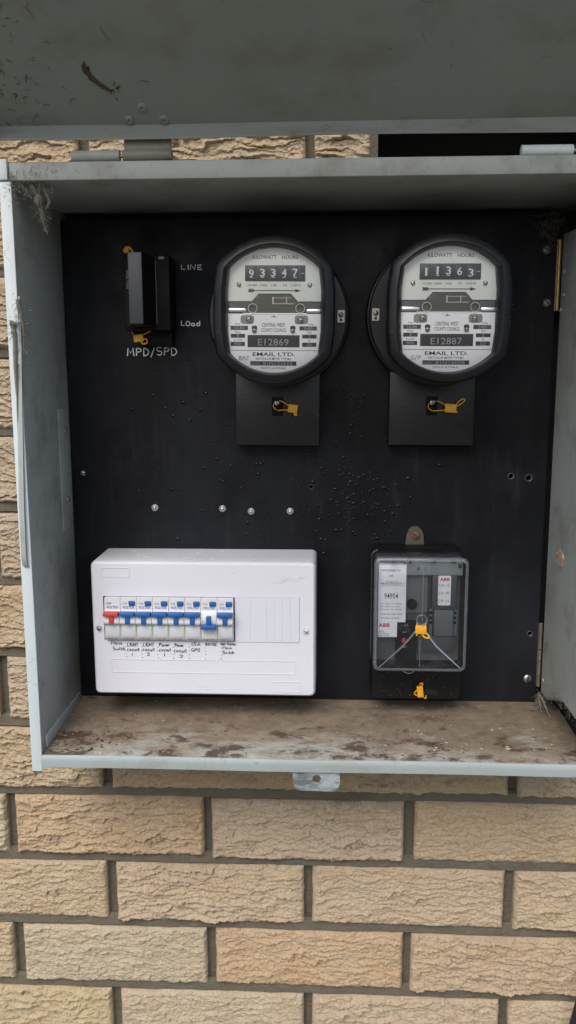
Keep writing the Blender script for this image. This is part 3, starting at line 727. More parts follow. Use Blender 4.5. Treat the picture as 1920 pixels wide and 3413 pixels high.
    # register window with number wheels
    q = MB(); q.box(FX(427), FX(907), fy-2.9, fy-1.9, FZ(530), FZ(405), .3); reg = q.build('register_window', 'dial_black', t)
    for i, px in enumerate((478, 567, 653, 740, 828)):
        w_ = MB(); w_.box(FX(px)-4.3, FX(px)+4.3, fy-3.4, fy-2.8, FZ(518), FZ(417), .25); wh_ = w_.build('number_wheel', 'dial_black', reg)
        d = MB(); dz = (-.9, .5, .4, -.2, -1.6)[i] if digits[4] == '3' else (-.8, 0, .1, .1, 0)[i]
        text(d, digits[i], FX(px), FZ(465)+dz, 2.2 if digits[i] == '1' else 5.0, 7.6, fy-3.55, .012)
        if i not in (0, 3) or digits[4] == '7': d.rect(FX(px)-1.6, FX(px)+1.6, FZ(503), FZ(498), fy-3.55)
        d.build('digit', 'ink_white', wh_)
    d = MB(); d.rect(FX(876), FX(900), FZ(470), FZ(466), fy-3.0); d.rect(FX(861), FX(863.5), FZ(505), FZ(425), fy-3.0); d.build('scale_mark', 'ink_white', reg)
    # print on the upper plate
    face_text(t, fy-2.15, [('KILOWATT', FX(582), FZ(340), 23.6, 3.7, .012), ('HOURS', FX(785), FZ(341), 16.2, 3.7, .012)], 'ink')
    a = MB()
    for s, px, w_ in (('10 000', 487, 9.4), ('1000', 573, 7.2), ('100', 660, 5.2), ('10', 747, 3.4), ('UNITS', 832, 9.4)): text(a, s, FX(px), FZ(562), w_, 2.3, fy-2.15)
    z_ = FZ(605)
    a.rect(FX(455), FX(835), z_-.45, z_+.45, fy-2.15); a.poly([(FX(828), z_-1.8), (FX(876), z_), (FX(828), z_+1.8)], fy-2.17)
    a.poly([(FX(450), z_-1.6), (FX(495), z_-1.6), (FX(507), z_), (FX(495), z_+1.6), (FX(450), z_+1.6), (FX(460), z_)], fy-2.17)
    a.build('scale_arrow', 'ink', t)
    face_text(t, fy-2.15, [('CENTRAL WEST', FX(657), FZ(880), 23, 3.7, .006), ('COUNTY COUNCIL', FX(657), FZ(922), 25.6, 3.7, .006), ('Amps', FX(368), FZ(873), 5.4, 2.2, 0), ('Phase', FX(368), FZ(938), 6.2, 2.2, 0), ('Rev/kWh', FX(370), FZ(1003), 8.8, 2.2, 0),
        ('Volts', FX(955), FZ(873), 5.6, 2.2, 0), ('Wire', FX(945), FZ(940), 4.6, 2.2, 0), ('Hz', FX(945), FZ(1005), 2.6, 2.2, 0),
        ('EMAIL LTD.', FX(660), FZ(1118), 43, 3.8, .016), ('WATTHOUR METER TYPE M.2', FX(657), FZ(1155), 36, 2.6, .003), ('MADE IN AUSTRALIA', FX(657), FZ(1230), 25.5, 2.0, 0)], 'ink')
    ln = MB(); ln.rect(FX(318), FX(1022), FZ(1089), FZ(1085), fy-2.12); ln.rect(FX(637), FX(680), FZ(818), FZ(813), fy-2.12).rect(FX(655), FX(662), FZ(813), FZ(800), fy-2.12); ln.build('rule', 'ink', t)
    for (x0, x1, y0, y1), s, w_ in (((310, 450, 888, 922), '10-80', 9.5), ((312, 427, 953, 985), '1', 1), ((310, 425, 1018, 1052), '400', 7.5), ((865, 1005, 890, 923), '240', 8.5), ((888, 1003, 957, 988), '2', 2.6), ((888, 1002, 1022, 1055), '50', 5.5)):
        q = MB(); q.box(FX(x0), FX(x1), fy-2.3, fy-2, FZ(y1), FZ(y0)); p_ = q.build('rating_plate', 'dial_black', t)
        face_text(p_, fy-2.45, [(s, FX((x0+x1)/2), FZ((y0+y1)/2), w_, 2.7, 0)], 'ink_pale')
    q = MB(); q.box(FX(447), FX(867), fy-2.4, fy-2, FZ(1060), FZ(962)); p_ = q.build('number_plate', 'dial_black', t)
    face_text(p_, fy-2.55, [(plate_no, FX(655), FZ(1020), 31, 6.6, 0)], 'ink_pale')
    q = MB(); q.box(FX(470), FX(843), fy-2.4, fy-2, FZ(1210), FZ(1175)); p_ = q.build('serial_plate', 'dial_black', t)
    face_text(p_, fy-2.55, [('Serial No.', FX(510), FZ(1194), 8.5, 2, 0), (serial, FX(690), FZ(1193), 29, 3, 0)], 'ink_pale')
    hn = MB(); hand(hn, note, FX(378), FZ(1168), 3.8, .55, fy-2.2, total=10); hn.build('handwriting', 'ink_purple', t)
    # side clip
    sx = 68*lug_side
    q = MB(); q.plate([rrect(sx, 0, 7.5, 13, 1), [(sx+1.6*math.cos(2*math.pi*i/10), -4+1.6*math.sin(2*math.pi*i/10)) for i in range(10)]], -30, -27.5); cl = q.build('side_clip', 'steel_dull', t)
    roundscrew(sx, 1.5, 2.8, cl, 'steel_dull', 100, -30)
    # terminal cover
    q = MB(); q.box(tx-46.5, tx+46.5, -20, 0, -140, -60, 1.2); tc = q.build('terminal_cover', 'meter_black', t)
    q = MB(); q.plate([rrect(tx, -97, 14.5, 23, 1), rrect(tx, -97, 12.5, 21, 1)], -20.8, -19.8); q.build('seal_recess_rim', 'meter_black', tc)
    MB().poly(rrect(tx, -97, 12.4, 20.8, 1), -20.3).build('seal_recess', 'fuse_black', tc)
    q = MB(); q.cyl((tx-.5, -92.5), 1.6, -20, -27, 10); q.build('seal_stud', 'steel_dull', tc)
    roundscrew(tx-.5, -92.5, 3.1, tc, 'steel', random.uniform(40, 80), -26.5)
    q = MB(); q.box(tx-3.6, tx+3.6, -25, -20.4, -104.5, -100.5, .5).box(tx-1.6, tx+1.6, -25.5, -20.4, -101, -96, .4); q.build('seal_hasp', 'fuse_black', tc)
    return t
make_meter(206, 553.8, '93347', 'E12869', '81N122633', 'RUST', .6, 'round black kilowatt hour meter reading 93347, beside the fuse holder', 1)
make_meter(379, 554.2, '11363', 'E12887', '81N16008', 'O/P', .4, 'round black kilowatt hour meter reading 11363, above the receiver with the clear cover', -1, -4)

# ------------------------------------------------------------------ yellow seals
def seal(loc, label, roty, loops, w=11, h=8, legs=()):
    t = thing('security_seal', label, 'seal', loc, roty, 'yellow plastic security seals')
    b = MB(); b.box(-w/2, w/2, -2.2, 2.2, -h/2, h/2, .8)
    for i in range(3): b.box(-w/2+w*(.22+.28*i)-.35, -w/2+w*(.22+.28*i)+.35, -2.7, -2, -h/2+.8, h/2-.8, .2)
    b.build('seal_body', 'seal_yellow', t)
    for lp, r_ in loops:
        P = []                                    # smooth the loop
        for i in range(len(lp)-1):
            p0, p1, p2, p3 = (Vector(lp[max(i-1, 0)]), Vector(lp[i]), Vector(lp[i+1]), Vector(lp[min(i+2, len(lp)-1)]))
            for k in range(5):
                u = k/5; P.append(.5*((2*p1)+(-p0+p2)*u+(2*p0-5*p1+4*p2-p3)*u*u+(-p0+3*p1-3*p2+p3)*u**3))
        P.append(Vector(lp[-1]))
        m = MB(); m.tube([tuple(p) for p in P], r_, 8); m.build('seal_loop', 'seal_yellow', t)
    return t
seal((222, 4, 454.8), 'yellow plastic seal on the terminal cover under the meter reading 93347', 8,
     [([(-5, 0, 2.5), (-10, 1, 5), (-16, 1, 6.5), (-21, 1, 3), (-21, 1, -1.5), (-16, 1, -4), (-10, 1, -3), (-5, 0, -2)], .55), ([(4, 0, -4), (5, -1, -6.2), (3.2, -1, -6.6), (2.4, 0, -4.5)], .9)], 10.5, 9)
seal((394, 4, 455.2), 'yellow plastic seal with a long looped tail under the meter reading 11363', 4,
     [([(-6, 0, 2.5), (-11, 1, 5.5), (-17, 1, 6.5), (-23, 1, 4), (-24, 1, -1), (-19, 1, -4), (-12, 1, -3.4), (-6, 0, -2.5)], .55), ([(5, 0, 2), (10, -1, 5), (14, -1, 9), (13, -1, 11), (9, -1, 9), (5, 0, 3.5)], .7), ([(3, 0, -3), (8, -1, -4)], .8)], 12.5, 9.5)
# ------------------------------------------------------------------ fuse holder
fu = thing('fuse_holder', 'black fuse carrier with grey front strip above the silver MPD/SPD writing', 'fuse holder', (65, PY, 535))
MB().box(-24, 26, -36, 0, 4, 82, 1.2).build('base', 'fuse_black', fu)
q = MB(); q.box(-8, 24, -18, 0, -12, 4.5, 1); q.build('terminal_block', 'fuse_black', fu)
q = MB(); q.loft([[(x, y, z) for x, y in ((-15, -36), (-9, -75), (5.6, -75), (11, -36))] for z in (7.5, 79.5)], True, True); q.build('fuse_carrier', 'fuse_black', fu)
MB().box(-8.7, 5.3, -75.9, -74.8, 8.4, 79, .4).build('front_strip', 'fuse_grey', fu)
q = MB(); q.box(-22.5, -16.5, -36.8, -36, 8, 78); st_ = q.build('side_label', 'fuse_black', fu)
m_ = MB(); text(m_, 'VOLTEX', -19.0, 57, 20, 2.4, -37.0, rot=-90); m_.build('lettering', 'ink_pale', st_)
q = MB(); q.tube([(11.5, -36.2, 10), (11.5, -36.4, 76)], .3, 5); q.build('edge_line', 'grey_frame', fu)  # thin grey line down the foot of the carrier
for x, z, w_, h_ in ((9, 80, 3, 4.5), (17, 80.5, 8, 3.5), (24, 79.5, 2.5, 3)): MB().box(x-w_/2, x+w_/2, -34, -6, z, z+h_, .6).build('terminal_lug', 'fuse_black', fu)
MB().box(15, 21, -37, -35.5, 77.5, 80.5, .7).build('worn_patch', 'grey_frame', fu)
seal((52.5, 10, 531.5), 'yellow plastic seal hanging under the black fuse holder', -6,
     [([(-4, 0, 2.5), (-7, 1, 8), (-4, 3, 11.5), (2, 3, 11.6), (8, 3, 11.4), (14, 2, 11.5)], .6), ([(4, 0, 3), (10, 1, 5), (17, 2, 8), (19, 2, 9)], .7), ([(4, 0, -1.5), (8.4, -1, -2), (8.4, -1, -6), (4, -1, -6.6), (2, 0, -3.6)], .9)], 11, 8)
seal((44, 6, 623.5), 'yellow plastic seal looped over the top of the black fuse holder', 0,
     [([(-2.5, 0, -2), (-3.6, -1, 0), (-1, -1, 3.4), (2.5, -1, 3.2), (5.6, -1, -.6), (6, 0, -3)], 1.0)], 4, 5)

# ------------------------------------------------------------------ consumer unit
CX0, CX1, CZ0, CZ1 = 1.0, 248.5, 138.5, 291.
cu = thing('consumer_unit', 'white plastic distribution enclosure with a row of circuit breakers and handwriting', 'enclosure', ((CX0+CX1)/2, PY, CZ0))
ox, oz = -(CX0+CX1)/2, -CZ0
cw, ch = CX1-CX0, CZ1-CZ0
def cr(dw, y, r_): return ring3(rrect(0, ch/2, cw+dw, ch+dw, r_), y)
q = MB(); slot = [(14.5+ox, 201.5+oz), (230.6+ox, 201.5+oz), (230.6+ox, 252+oz), (14.5+ox, 252+oz)]
q.loft([cr(1.0, 0, 6), cr(0, -40, 6), cr(-.4, -62, 6), cr(-2.2, -65.6, 5.4), cr(-5.5, -67, 4.5)])
q.fill([rrect(0, ch/2, cw-5.5, ch-5.5, 4.5), slot], -67)
q.loft([ring3(slot, -67), ring3(slot, -58)]); q.build('cover', 'white_plastic', cu)
MB().rect(slot[0][0], slot[1][0], slot[0][1], slot[2][1], -58.5).build('slot_back', 'shade_black', cu)
xs = [159.9, 176.9, 194.6, 203.5, 212, 220.6, 230.4]
for a, b_ in zip(xs, xs[1:]):
    MB().box(a+.05+ox, b_-.05+ox, -67.9, -59, 201.7+oz, 251.8+oz, 0).build('blanking_plate', 'blank_white', cu)
def outline(mb, x0, x1, z0, z1, y, w=.45):
    for a in ((x0, x1, z0, z0+w), (x0, x1, z1-w, z1), (x0, x0+w, z0+w, z1-w), (x1-w, x1, z0+w, z1-w)): mb.box(a[0], a[1], y-.5, y+.3, a[2], a[3])
q = MB(); outline(q, 14.1+ox, 44.5+ox, 273.6+oz, 283.9+oz, -67); q.build('moulded_frame', 'white_plastic', cu)
q = MB(); outline(q, 21.2+ox, 226.2+ox, 164.6+oz, 180+oz, -67); q.build('moulded_frame', 'white_plastic', cu)
q = MB(); outline(q, 201.5+ox, 231.5+ox, 144.4+oz, 155.9+oz, -67); q.build('moulded_frame', 'white_plastic', cu)
for x, z in ((8.9, 215), (237.7, 214.2)):
    q = MB(); q.loft([[(x+ox+r_*math.cos(2*math.pi*i/18), y, z+oz+r_*math.sin(2*math.pi*i/18)) for i in range(18)] for r_, y in ((4.4, -66.9), (4.1, -67.6), (3.4, -67.6), (3.2, -67.05))]); q.build('screw_boss', 'white_plastic', cu)
    roundscrew(x+ox, z+oz, 2.7, cu, 'steel_dull' if x < 100 else 'breaker_white', 75 if x < 100 else 40, -66.9)
hw = MB(); hy = -67.25
def H(s, x, z, h, tot, slope=0): hand(hw, s, x+ox, z+oz, h, .78, hy, total=tot, jit=.07, slope=slope)
col = [(29.5, None), (39.6, 'LIGHT'), (57.2, 'LIGHT'), (75, 'Power'), (92.5, 'Power'), (110.5, '15A'), (127, 'RANGE'), (144, 'Hot Water')]
H('Main', 22, 196.6, 4.2, 11.5); H('Switch', 23.5, 190.2, 4.0, 13)
H('LIGHT', 39.8, 194.8, 3.8, 12); H('circuit', 39.6, 189.3, 4.2, 13.5); H('1', 44.6, 184, 3.2, None)
H('LIGHT', 57.5, 195.2, 3.8, 12); H('circuit', 57, 189.6, 4.2, 13.2); H('2', 61, 184, 3.4, 3.4)
H('Power', 75.4, 195.2, 3.8, 11.5); H('circuit', 75.2, 189.3, 4.2, 13); H('1', 80.6, 183.6, 3.6, None)
H('Power', 92.8, 195, 3.8, 9.6); H('circuit', 92, 188.5, 4.4, 13.8); H('2', 97.5, 182.4, 3.6, 4)
H('15A', 111.2, 196.2, 3.8, 9.8); H('GPO', 111.4, 189.6, 3.6, 9)
H('RANGE', 127, 196.6, 3.4, 12.6); H('Hot Water', 144, 197.4, 3.0, 16.5); H('Main', 146, 193, 3.2, 9.5); H('Switch', 146, 187.4, 3.4, 12)
for i in range(7):
    for j in range(4):
        x, z = 37.8+17.75*i+random.uniform(-.5, .5)+ox, 195.5-4.3*j-.15*i+random.uniform(-.6, .6)+oz
        hw.stroke([(x, z), (x+.35, z-.5), (x+.5, z-.9)], .8, hy)
hw.build('handwriting', 'ink', cu)
spl = MB()
for _ in range(60):
    spl.sphere((random.uniform(-105, 95), random.uniform(-58, -12), ch+.4), random.uniform(.5, 1.8), 1.2, 1, .12, 7, 4)
spl.build('paint_splash', 'label_white', cu)['kind'] = 'stuff'

# ------------------------------------------------------------------ circuit breakers
BW = 17.75; BXs = [17.0+BW*i for i in range(8)]
names = [('CS3R', 'MCB 6kA'), ('C10', 'RCBO 6kA'), ('C10', 'RCBO 6kA'), ('C16', 'RCBO 6kA'), ('C16', 'RCBO 6kA'), ('C16', 'RCBO 6kA'), ('C16', 'RCBO 6kA'), ('C32', 'RCBO 6kA')]
names[0] = ('C63R', 'MCB 6kA')
blabels = ['white circuit breaker with red toggle, above the words Main Switch at the row end', 'blue toggle breaker marked C10 next to the red toggle one, above LIGHT circuit 1',
  'white breaker with blue toggle marked C10, above the words LIGHT circuit 2', 'blue toggle breaker marked C16 beside the LIGHT circuit 2 breaker, above Power circuit 1', 'blue toggle breaker marked C16 beside the 15A GPO breaker, above Power circuit 2',
  'white breaker with blue toggle marked C16, above the words 15A GPO', 'white breaker with its blue toggle switched down, above the word RANGE', 'white breaker with blue toggle marked C32, next to the blank plates, above Hot Water']
for i, x0 in enumerate(BXs):
    t = thing('circuit_breaker', blabels[i], 'circuit breaker', (x0, PY-59, 203), 0, 'row of circuit breakers')
    w = BW-.35; down = i == 6
    # body profile in YZ (y 0 = rear, negative = towards the viewer)
    pr = [(0, 0), (-11.5, 0), (-12.5, 1), (-14.5, 4.2), (-14.5, 18.2), (-16.5, 19.6), (-19, 20.6), (-19.6, 23), (-18.2, 28.5), (-14.6, 32.5), (-13.2, 35), (-12.6, 48.4), (0, 48.4)]
    if down: pr = [(0, 0), (-11.5, 0), (-12.5, 1), (-14.5, 4.2), (-14.5, 14), (-16.5, 19), (-18.6, 24), (-18.8, 27), (-18.2, 30), (-14.6, 33), (-13.2, 35), (-12.6, 48.4), (0, 48.4)]
    q = MB(); q.loft([[(x, y, z) for y, z in pr] for x in (0, w)], True, True)
    bmesh.ops.bevel(q.bm, geom=[e for e in q.bm.edges if len(e.link_faces) == 2 and e.calc_face_angle(0) > .3], offset=.35, segments=1, affect='EDGES')
    body = q.build('body', 'breaker_white', t)
    tm = 'toggle_red' if i == 0 else 'toggle_blue'
    q = MB()
    if not down:
        q.box(.3, w-.3, -23, -15, 29.6, 34.2, .9); q.box(6.2, 11.6, -21, -15, 20.5, 29.6, .7)
    else:
        q.box(.3, w-.3, -23, -15, 16, 21, .9); q.box(6.2, 11.6, -20.5, -15, 21, 30.5, .7)
    q.build('toggle', tm, t)
    if not down:
        MB().box(1.0, w-1.0, -15.3, -14.3, 5, 17.6, .5).build('label_window', 'window_film', t)
    if i: MB().box(9.2, 16.4, -14.2, -12.4, 39.6, 45.2, 1.1).build('test_button', 'toggle_blue', t)
    m_ = MB(); text(m_, names[i][0], 4.8 if i else 5.0, 42.3, 6 if i == 0 else 4.8, 2.1, -13.35); text(m_, names[i][1], w/2, 2.4, 11.5, 1.7, -14.0); m_.build('lettering', 'ink_grey', t)
    m_ = MB(); text(m_, 'VOLTEX', w/2+.2, 38, 13.2, 3.0, -13.45, .006); m_.build('brand_lettering', 'ink_blue', t)

# ------------------------------------------------------------------ load control receiver
RX, RZ = 361., 112.
rc = thing('load_control_receiver', 'black load control receiver with clear cover and white property label', 'receiver', (RX, PY, RZ))
q = MB(); rz = lambda z: z-RZ
q.loft([ring3(rrect(1, (299.6+128)/2-RZ, 101-d, 171.6-d, 8-d/2), y) for d, y in ((0, 0), (0, -40), (2, -42))], False, True); q.build('base', 'receiver_black', rc)
tb = MB(); tb.plate([[(-11, rz(296)), (-9.5, rz(311)), (-7, rz(317)), (-3, rz(320.5)), (3, rz(320.5)), (7, rz(317)), (9.5, rz(311)), (11, rz(296))]], -5, -1); tb.build('mounting_tab', 'bracket_grey', rc)
roundscrew(.6, rz(310), 5.2, rc, 'screw_rust', 40, -5)
q = MB(); q.box(-50.5, -47, -34, -30, rz(222), rz(240), .5); q.build('side_lug', 'bracket_grey', rc)
# interior behind the cover
MB().box(-46, 46, -45.5, -42.1, rz(176), rz(294)).build('inner_board', 'grey_dark', rc)
q = MB(); q.box(-16, 46.5, -58, -45.6, rz(276), rz(290.5), .6); q.build('top_frame', 'grey_frame', rc)
for x, m_ in ((-1.5, 'ink_green'), (5.2, 'ink_purple')):
    MB().cyl((x, rz(283.5)), 1.9, -57.8, -59, 12, .3).build('indicator_lamp', m_, rc)
MB().box(41.5, 45, -59, -57.8, rz(284.5), rz(289)).build('corner_slot', 'ink', rc)
q = MB(); q.box(-15, 10, -50, -45.6, rz(232), rz(275)); q.build('circuit_cover', 'grey_mid', rc)
q = MB(); q.box(14, 40, -58, -45.6, rz(238), rz(275.5), .6); q.build('relay_module', 'grey_dark', rc)
q = MB(); q.box(17, 38, -56, -45.6, rz(207), rz(237), .6).box(12, 16, -53, -45.6, rz(207), rz(237), .5).box(39, 43, -53, -45.6, rz(207), rz(237), .5); q.build('relay_module', 'grey_mid', rc)
q = MB(); q.box(0, 40, -52, -45.6, rz(188), rz(206), .5); q.build('terminal_strip', 'grey_dark', rc)
for x in (12, 38):
    for z in (233, 227.5, 222): MB().box(x, x+3.4, -54.5, -53, rz(z-1.5), rz(z+1.5), .3).build('contact', 'fuse_black', rc)
q = MB(); q.cyl((-7, rz(242)), 5.6, -50, -56, 18, .8); q.build('rotary_knob', 'fuse_black', rc)
q = MB(); q.box(-24, -1, -52, -45.6, rz(178), rz(222), .5); sw = q.build('switch_block', 'fuse_black', rc)
m_ = MB(); text(m_, '~35', -14.5, rz(218), 8, 2.6, -52.2); text(m_, '64', -14.5, rz(210), 4, 2.2, -52.2); text(m_, 'on', -14.5, rz(193), 4.6, 2.4, -52.2); m_.build('lettering', 'ink_pale', sw)
MB().box(-17, -13, -52.6, -51.9, rz(198), rz(203)).build('indicator_flag', 'ink_red', sw)
lb = [(-44.5, rz(288)), (-44.5, rz(206.5)), (-23.5, rz(206.5)), (-23.5, rz(223.5)), (-14.5, rz(223.5)), (-14.5, rz(288))]
q = MB(); q.plate([lb], -59.5, -58.3); q.box(-44, -15, -58.2, -45.6, rz(224), rz(287)); 
pl_ = q.build('property_label', 'label_white', rc)
ly = -59.65
face_text(pl_, ly, [('PROPERTY', -31, rz(281.5), 21, 2.4, .006), ('OF', -31, rz(275.5), 4.6, 2.3, .006), ('CENTRAL WEST', -30, rz(269.3), 13, 1.2, 0), ('ELECTRICITY', -30, rz(267), 22, 2.3, .014), ('94904', -30.5, rz(253), 15, 6.4, .004)], 'ink')
rl = MB(); rl.rect(-43, -41, rz(266.8), rz(267.2), ly).rect(-18, -15.5, rz(266.8), rz(267.2), ly); rl.stroke([(-43, rz(264)), (-30, rz(264.6)), (-22, rz(265.2)), (-16, rz(264.2))], .3, ly); rl.build('rule', 'ink_grey', pl_)
face_text(pl_, ly, [('Un: 240V | fn: 50Hz', -30.5, rz(244.2), 23.5, 2.2, 0), ('Uc: 250V | Ic: 35A', -31.5, rz(241), 21.5, 2.2, 0), ('Uf: 0.6% | Fs: 492Hz', -30.5, rz(237.5), 23.5, 2.2, 0), ('LCR-201-002-1994', -30, rz(232.6), 23.5, 1.9, 0), ('S/N R3-153340', -31.5, rz(228), 20, 2.0, 0),
     ('LOAD', -40.6, rz(212.8), 6.6, 1.6, .004), ('CONTROL', -38.4, rz(210.5), 11, 1.6, .004), ('RECEIVER', -38, rz(208.2), 12, 1.6, .004)], 'ink_grey')
face_text(pl_, ly, [('ABB', -37.6, rz(220), 12.6, 4.6, .03)], 'ink_red')
q = MB(); q.plate([rrect(27, rz(259.4), 13.6, 33, 1.5)], -59.5, -58.1); p2 = q.build('channel_label', 'label_white', rc)
face_text(p2, ly, [('ABB', 27, rz(272), 10.5, 3.8, .03)], 'ink_red')
hn = MB(); hand(hn, 'CH-5', 21.4, rz(264), 3, .4, ly, total=10.4); hand(hn, 'CH-10', 21, rz(255.4), 3, .4, ly, total=11); hand(hn, 'CH-14', 20.6, rz(246.6), 3, .4, ly, total=12); hn.build('handwriting', 'ink_green', p2)
# the clear cover
q = MB()
cz, chh, cwd = rz((299+172)/2), 127., 101.5
CR = lambda d, y, r_=7: ring3(rrect(0, cz, cwd-d, chh-d, r_), y)
q.loft([CR(0, -34), CR(1.0, -70), CR(2.5, -73.5, 6.4), CR(6, -75, 5)], False, True); cc_ = q.build('clear_cover', 'clear_cover', rc)
q = MB(); q.loft([CR(4, -42, 6), CR(5, -70, 6), CR(8, -73, 5)]); q.build('inner_wall', 'clear_edge', cc_)
q = MB(); q.loft([CR(-.6, -33, 7), CR(-.6, -37, 7), CR(1.2, -37.4, 7)]); q.build('cover_flange', 'clear_edge', cc_)
q = MB(); q.loft([CR(.6, -71.5), CR(2.2, -74.6, 6.6), CR(5.2, -75.6, 5.4), CR(8.2, -75.6, 4.4), CR(8.6, -74.9, 4.4)]); q.build('cover_edge', 'clear_edge', cc_)
q = MB(); q.box(-.3, .3, -75.5, -74.8, rz(178), rz(222)).box(1.5, 2.1, -75.5, -74.8, rz(228), rz(290)); q.build('moulding_line', 'clear_edge', cc_)
for x in (-30, -12, 14, 35):
    MB().box(x-1.6, x+1.6, -74, -60, rz(293), rz(296), .4).build('cover_clip', 'fuse_grey', cc_)
q = MB(); q.loft([[(1.2+r_*math.cos(2*math.pi*i/20), y, rz(231.5)+r_*math.sin(2*math.pi*i/20)) for i in range(20)] for r_, y in ((6.2, -75.2), (6.2, -77.5), (5.0, -77.5), (4.6, -75.4))]); q.build('seal_boss', 'clear_edge', cc_)
q = MB()
for sx in (-1, 1):
    for dx in (0, 2.4):
        q.tube([(sx*(43.5-dx*.2), -75.8, rz(177.6+dx*.3)), (sx*(18-dx*.3)-.5, -77, rz(201.5+dx)), (sx*(9-dx*.2)-.3, -77.5, rz(213+dx)), (sx*4.2, -78, rz(221+dx*.4))], .62 if dx == 0 else .35, 6)
q.build('wire_bail', 'chrome', cc_)
seal((361, -49.5, 221.5), 'yellow plastic seal tied to the bail wire on the clear receiver cover', 3,
     [([(-4.4, 0, 3), (-4.6, 0, 7.4)], .6), ([(4, 0, 3), (5, 0, 7.6)], .6), ([(1, 0, -4), (4, -1, -7.4), (8, -1, -8.6), (9.4, -1, -6.6), (6.6, -1, -4), (3, 0, -3.6)], .95), ([(-3.4, 0, -4), (-4.2, -.5, -7)], .8)], 11.8, 9)
q = MB(); q.cyl((.4, rz(144)), 5.2, -41.5, -43.2, 18, .5); q.build('seal_well', 'fuse_black', rc)
q = MB(); q.tube([(-14, -43.2, rz(161)), (-9, -44, rz(159)), (-4, -44, rz(160)), (0, -43.4, rz(165))], .45, 6); q.build('bent_wire', 'steel_dull', rc)
m_ = MB()
for i in range(60): m_.sphere((random.uniform(-46, 48), -42.1, random.uniform(rz(132), rz(168))), random.uniform(.15, .5), 1, .4, 1, 6, 4)
m_.build('dust', 'web', rc)['kind'] = 'stuff'
seal((366, -16.5, 139), 'yellow plastic seal on the black terminal cover below the clear receiver cover', 84,
     [([(4, 0, 2), (8, 0, 4), (8.6, 0, 6), (5, -1, 6)], .6), ([(-2, 0, -3.4), (3, 2, -6.2), (6, 2, -2.6)], .8), ([(-4, 0, 2), (-9, 1, 3.6), (-8, 1, 0)], .8)], 13, 7)

# ------------------------------------------------------------------ cobwebs, drops, debris, cable
def cobweb(name, label, segs, strands, mat='web', group=None):
    """segs: list of (point, radius) chains; strands: (centre, spread, count, length)"""
    m = MB()
    for ch_ in segs:
        pts = []; tp = []
        for (p, r0), (p2, r1) in zip(ch_, ch_[1:]):
            for k in range(4):
                u = k/4; pts.append(tuple(Vector(p).lerp(Vector(p2), u)+Vector([random.uniform(-.25, .25)*max(r0, 1) for _ in range(3)]))); tp.append((r0+(r1-r0)*u)*random.uniform(.7, 1.3))
        pts.append(ch_[-1][0]); tp.append(ch_[-1][1])
        m.tube(pts, 1, 7, tp)
    for c, sp, n, ln in strands:
        for _ in range(n):
            p = Vector(c)+Vector([random.gauss(0, s) for s in sp]); d = Vector([random.gauss(0, 1), random.gauss(0, .6), random.gauss(0, 1.2)]).normalized()*ln*random.uniform(.4, 1.2)
            b1 = p+d*.5+Vector([random.gauss(0, ln*.12) for _ in range(3)])
            m.tube([tuple(p), tuple(b1), tuple(p+d)], random.uniform(.07, .22), 3)
    o = m.build(name, mat); at_datum(o); return tag(o, label, 'cobweb', group)
G = 'old cobwebs in the meter box'
cobweb('cobweb', 'ragged grey cobweb hanging from the rusty upper corner beside the white rim', [[((-20, -104, 668), 1.5), ((-15, -98, 655), 3.8), ((-13.5, -95, 645), 2.8), ((-12.5, -92, 634), 1.4), ((-10, -91, 624), .4)],
   [((-32, -106, 672), 1.0), ((-26, -103, 663), 1.6), ((-20, -100, 656), .8)], [((-8, -104, 669), .6), ((-7, -100, 660), 1.3), ((-4.5, -96, 653), 1.5), ((-9, -95, 646), .5)]],
   [((-18, -103, 664), (9, 4, 5), 240, 7), ((-34, -110.5, 664), (4, 2, 7), 150, 5), ((-13.5, -96, 650), (3.5, 3, 7), 260, 4.5), ((-12.5, -93, 636), (1.5, 1.5, 6), 60, 3.5), ((-10, -110.5, 676), (18, 1, 4), 60, 5)], 'web', G)
cobweb('cobweb', 'dusty cobweb clump on the left rim around the lid stay', [[((-35, -112, 562), 1.6), ((-33, -110, 548), 2.6), ((-32, -108, 534), 1.6), ((-33, -108, 505), .4)], [((-40, -113.5, 541), 3.0), ((-39, -113.6, 528), 2.2), ((-40, -113.6, 470), 1.0), ((-41, -113.4, 420), .4)]],
   [((-37, -112, 541), (4, 3, 8), 90, 8), ((-34, -110, 520), (2, 3, 16), 50, 8)], 'web', G)
cobweb('cobweb', 'thin brown cobweb in the dark upper corner over the hinge screw', [], [((490, 5, 646), (7, 10, 9), 60, 16), ((500, 10, 640), (4, 8, 8), 40, 12)], 'web_dark', G)
cobweb('cobweb', 'matted cobweb under the inner plate at the shelf corner by the brass hinge', [[((506, 14, 128), .8), ((509, 2, 122), 1.2), ((511, -10, 114), .9), ((513, -18, 108), .5)],[((505, 12, 126), .7), ((505, 4, 119), .9), ((506, -4, 110), .4)], [((512, 0, 126), 1.6), ((513, -30, 138), 1.8), ((513, -60, 147), 1.2), ((513, -100, 146), .8)]], [((508, 5, 120), (3, 6, 5), 60, 7), ((513, -40, 142), (1.5, 25, 4), 90, 6)], 'web', G)

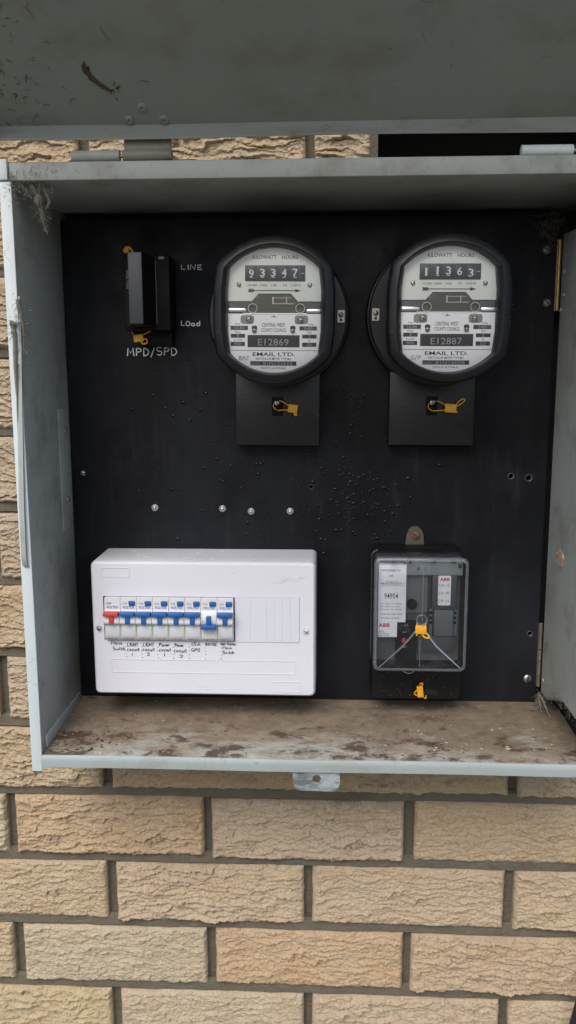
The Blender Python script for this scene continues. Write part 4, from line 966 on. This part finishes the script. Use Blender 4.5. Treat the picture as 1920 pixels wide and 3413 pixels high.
m = MB()
def drop(x, z):
    r_ = random.uniform(.7, 2.2)
    m.sphere((x, PY-.05, z), r_, random.uniform(.8, 1.6), .32, random.uniform(.7, 1.1), 8, 5)
for _ in range(75): drop(random.gauss(285, 42), random.gauss(365, 22))
for _ in range(45): drop(random.gauss(300, 30), random.gauss(335, 22))
for _ in range(40): drop(random.gauss(282, 14), random.uniform(410, 490))
for _ in range(20): drop(random.gauss(452, 4), random.uniform(540, 600))
for _ in range(110): drop(random.uniform(60, 340), random.uniform(300, 500))
for _ in range(50): drop(random.uniform(-10, 330), random.uniform(300, 640))
o = at_datum(m.build('water_drops', 'water')); o['kind'] = 'stuff'; o['label'] = 'small dark water drops spattered over the black board'; o['category'] = 'water drops'
m = MB()
def fleck(x0, x1, y0, y1, s0, s1):
    x, y = random.uniform(x0, x1), random.uniform(y0, y1); z = 102.3+(y+106)*.048+.2; s = random.uniform(s0, s1); a = random.uniform(0, 3.14)
    M = Matrix.Translation((x, y, z)) @ Matrix.Rotation(a, 4, 'Z')
    m.box(-s*random.uniform(.6, 2.2), s*random.uniform(.6, 2), -s*.6, s*.6, -.2, s*.5, s*.15, 1, M)
for _ in range(70): fleck(350, 510, -95, 15, .3, 1.1)
for _ in range(120): fleck(-30, 510, -104, 20, .2, .7)
for x, y, s in ((442, -40, 3.2), (470, -15, 2.8), (452, -82, 3.0), (340, 12, 1.5), (495, -60, 2.2)):
    for _ in range(4): fleck(x-3, x+3, y-3, y+3, s*.3, s*.55)
o = at_datum(m.build('shelf_debris', 'debris')); o['kind'] = 'stuff'; o['label'] = 'pale flakes and crumbs scattered on the dirty shelf'; o['category'] = 'debris'
m = MB()
for _ in range(130): fleck(-34, 505, -106, -20, .3, 1.0)
for _ in range(60): fleck(-34, 30, -106, -60, .4, 1.3)
o = at_datum(m.build('shelf_grit', 'debris_dark')); o['kind'] = 'stuff'; o['label'] = 'dark rust grit scattered along the shelf front'; o['category'] = 'grit'
m = MB(); m.tube([(625, -20, 170), (603, -24, 0), (578, -27, -130), (559.8, -30, -232), (553.4, -30, -266), (540, -30, -340), (525, -30, -600), (520, -30, -1000)], 4.3, 12)
o = at_datum(m.build('black_cable', 'cable_black')); tag(o, 'black cable running down the brick wall below the box', 'cable')
print('bricks', nbrick, 'tris', sum(len(o.data.loop_triangles) if o.type == 'MESH' else 0 for o in bpy.data.objects))
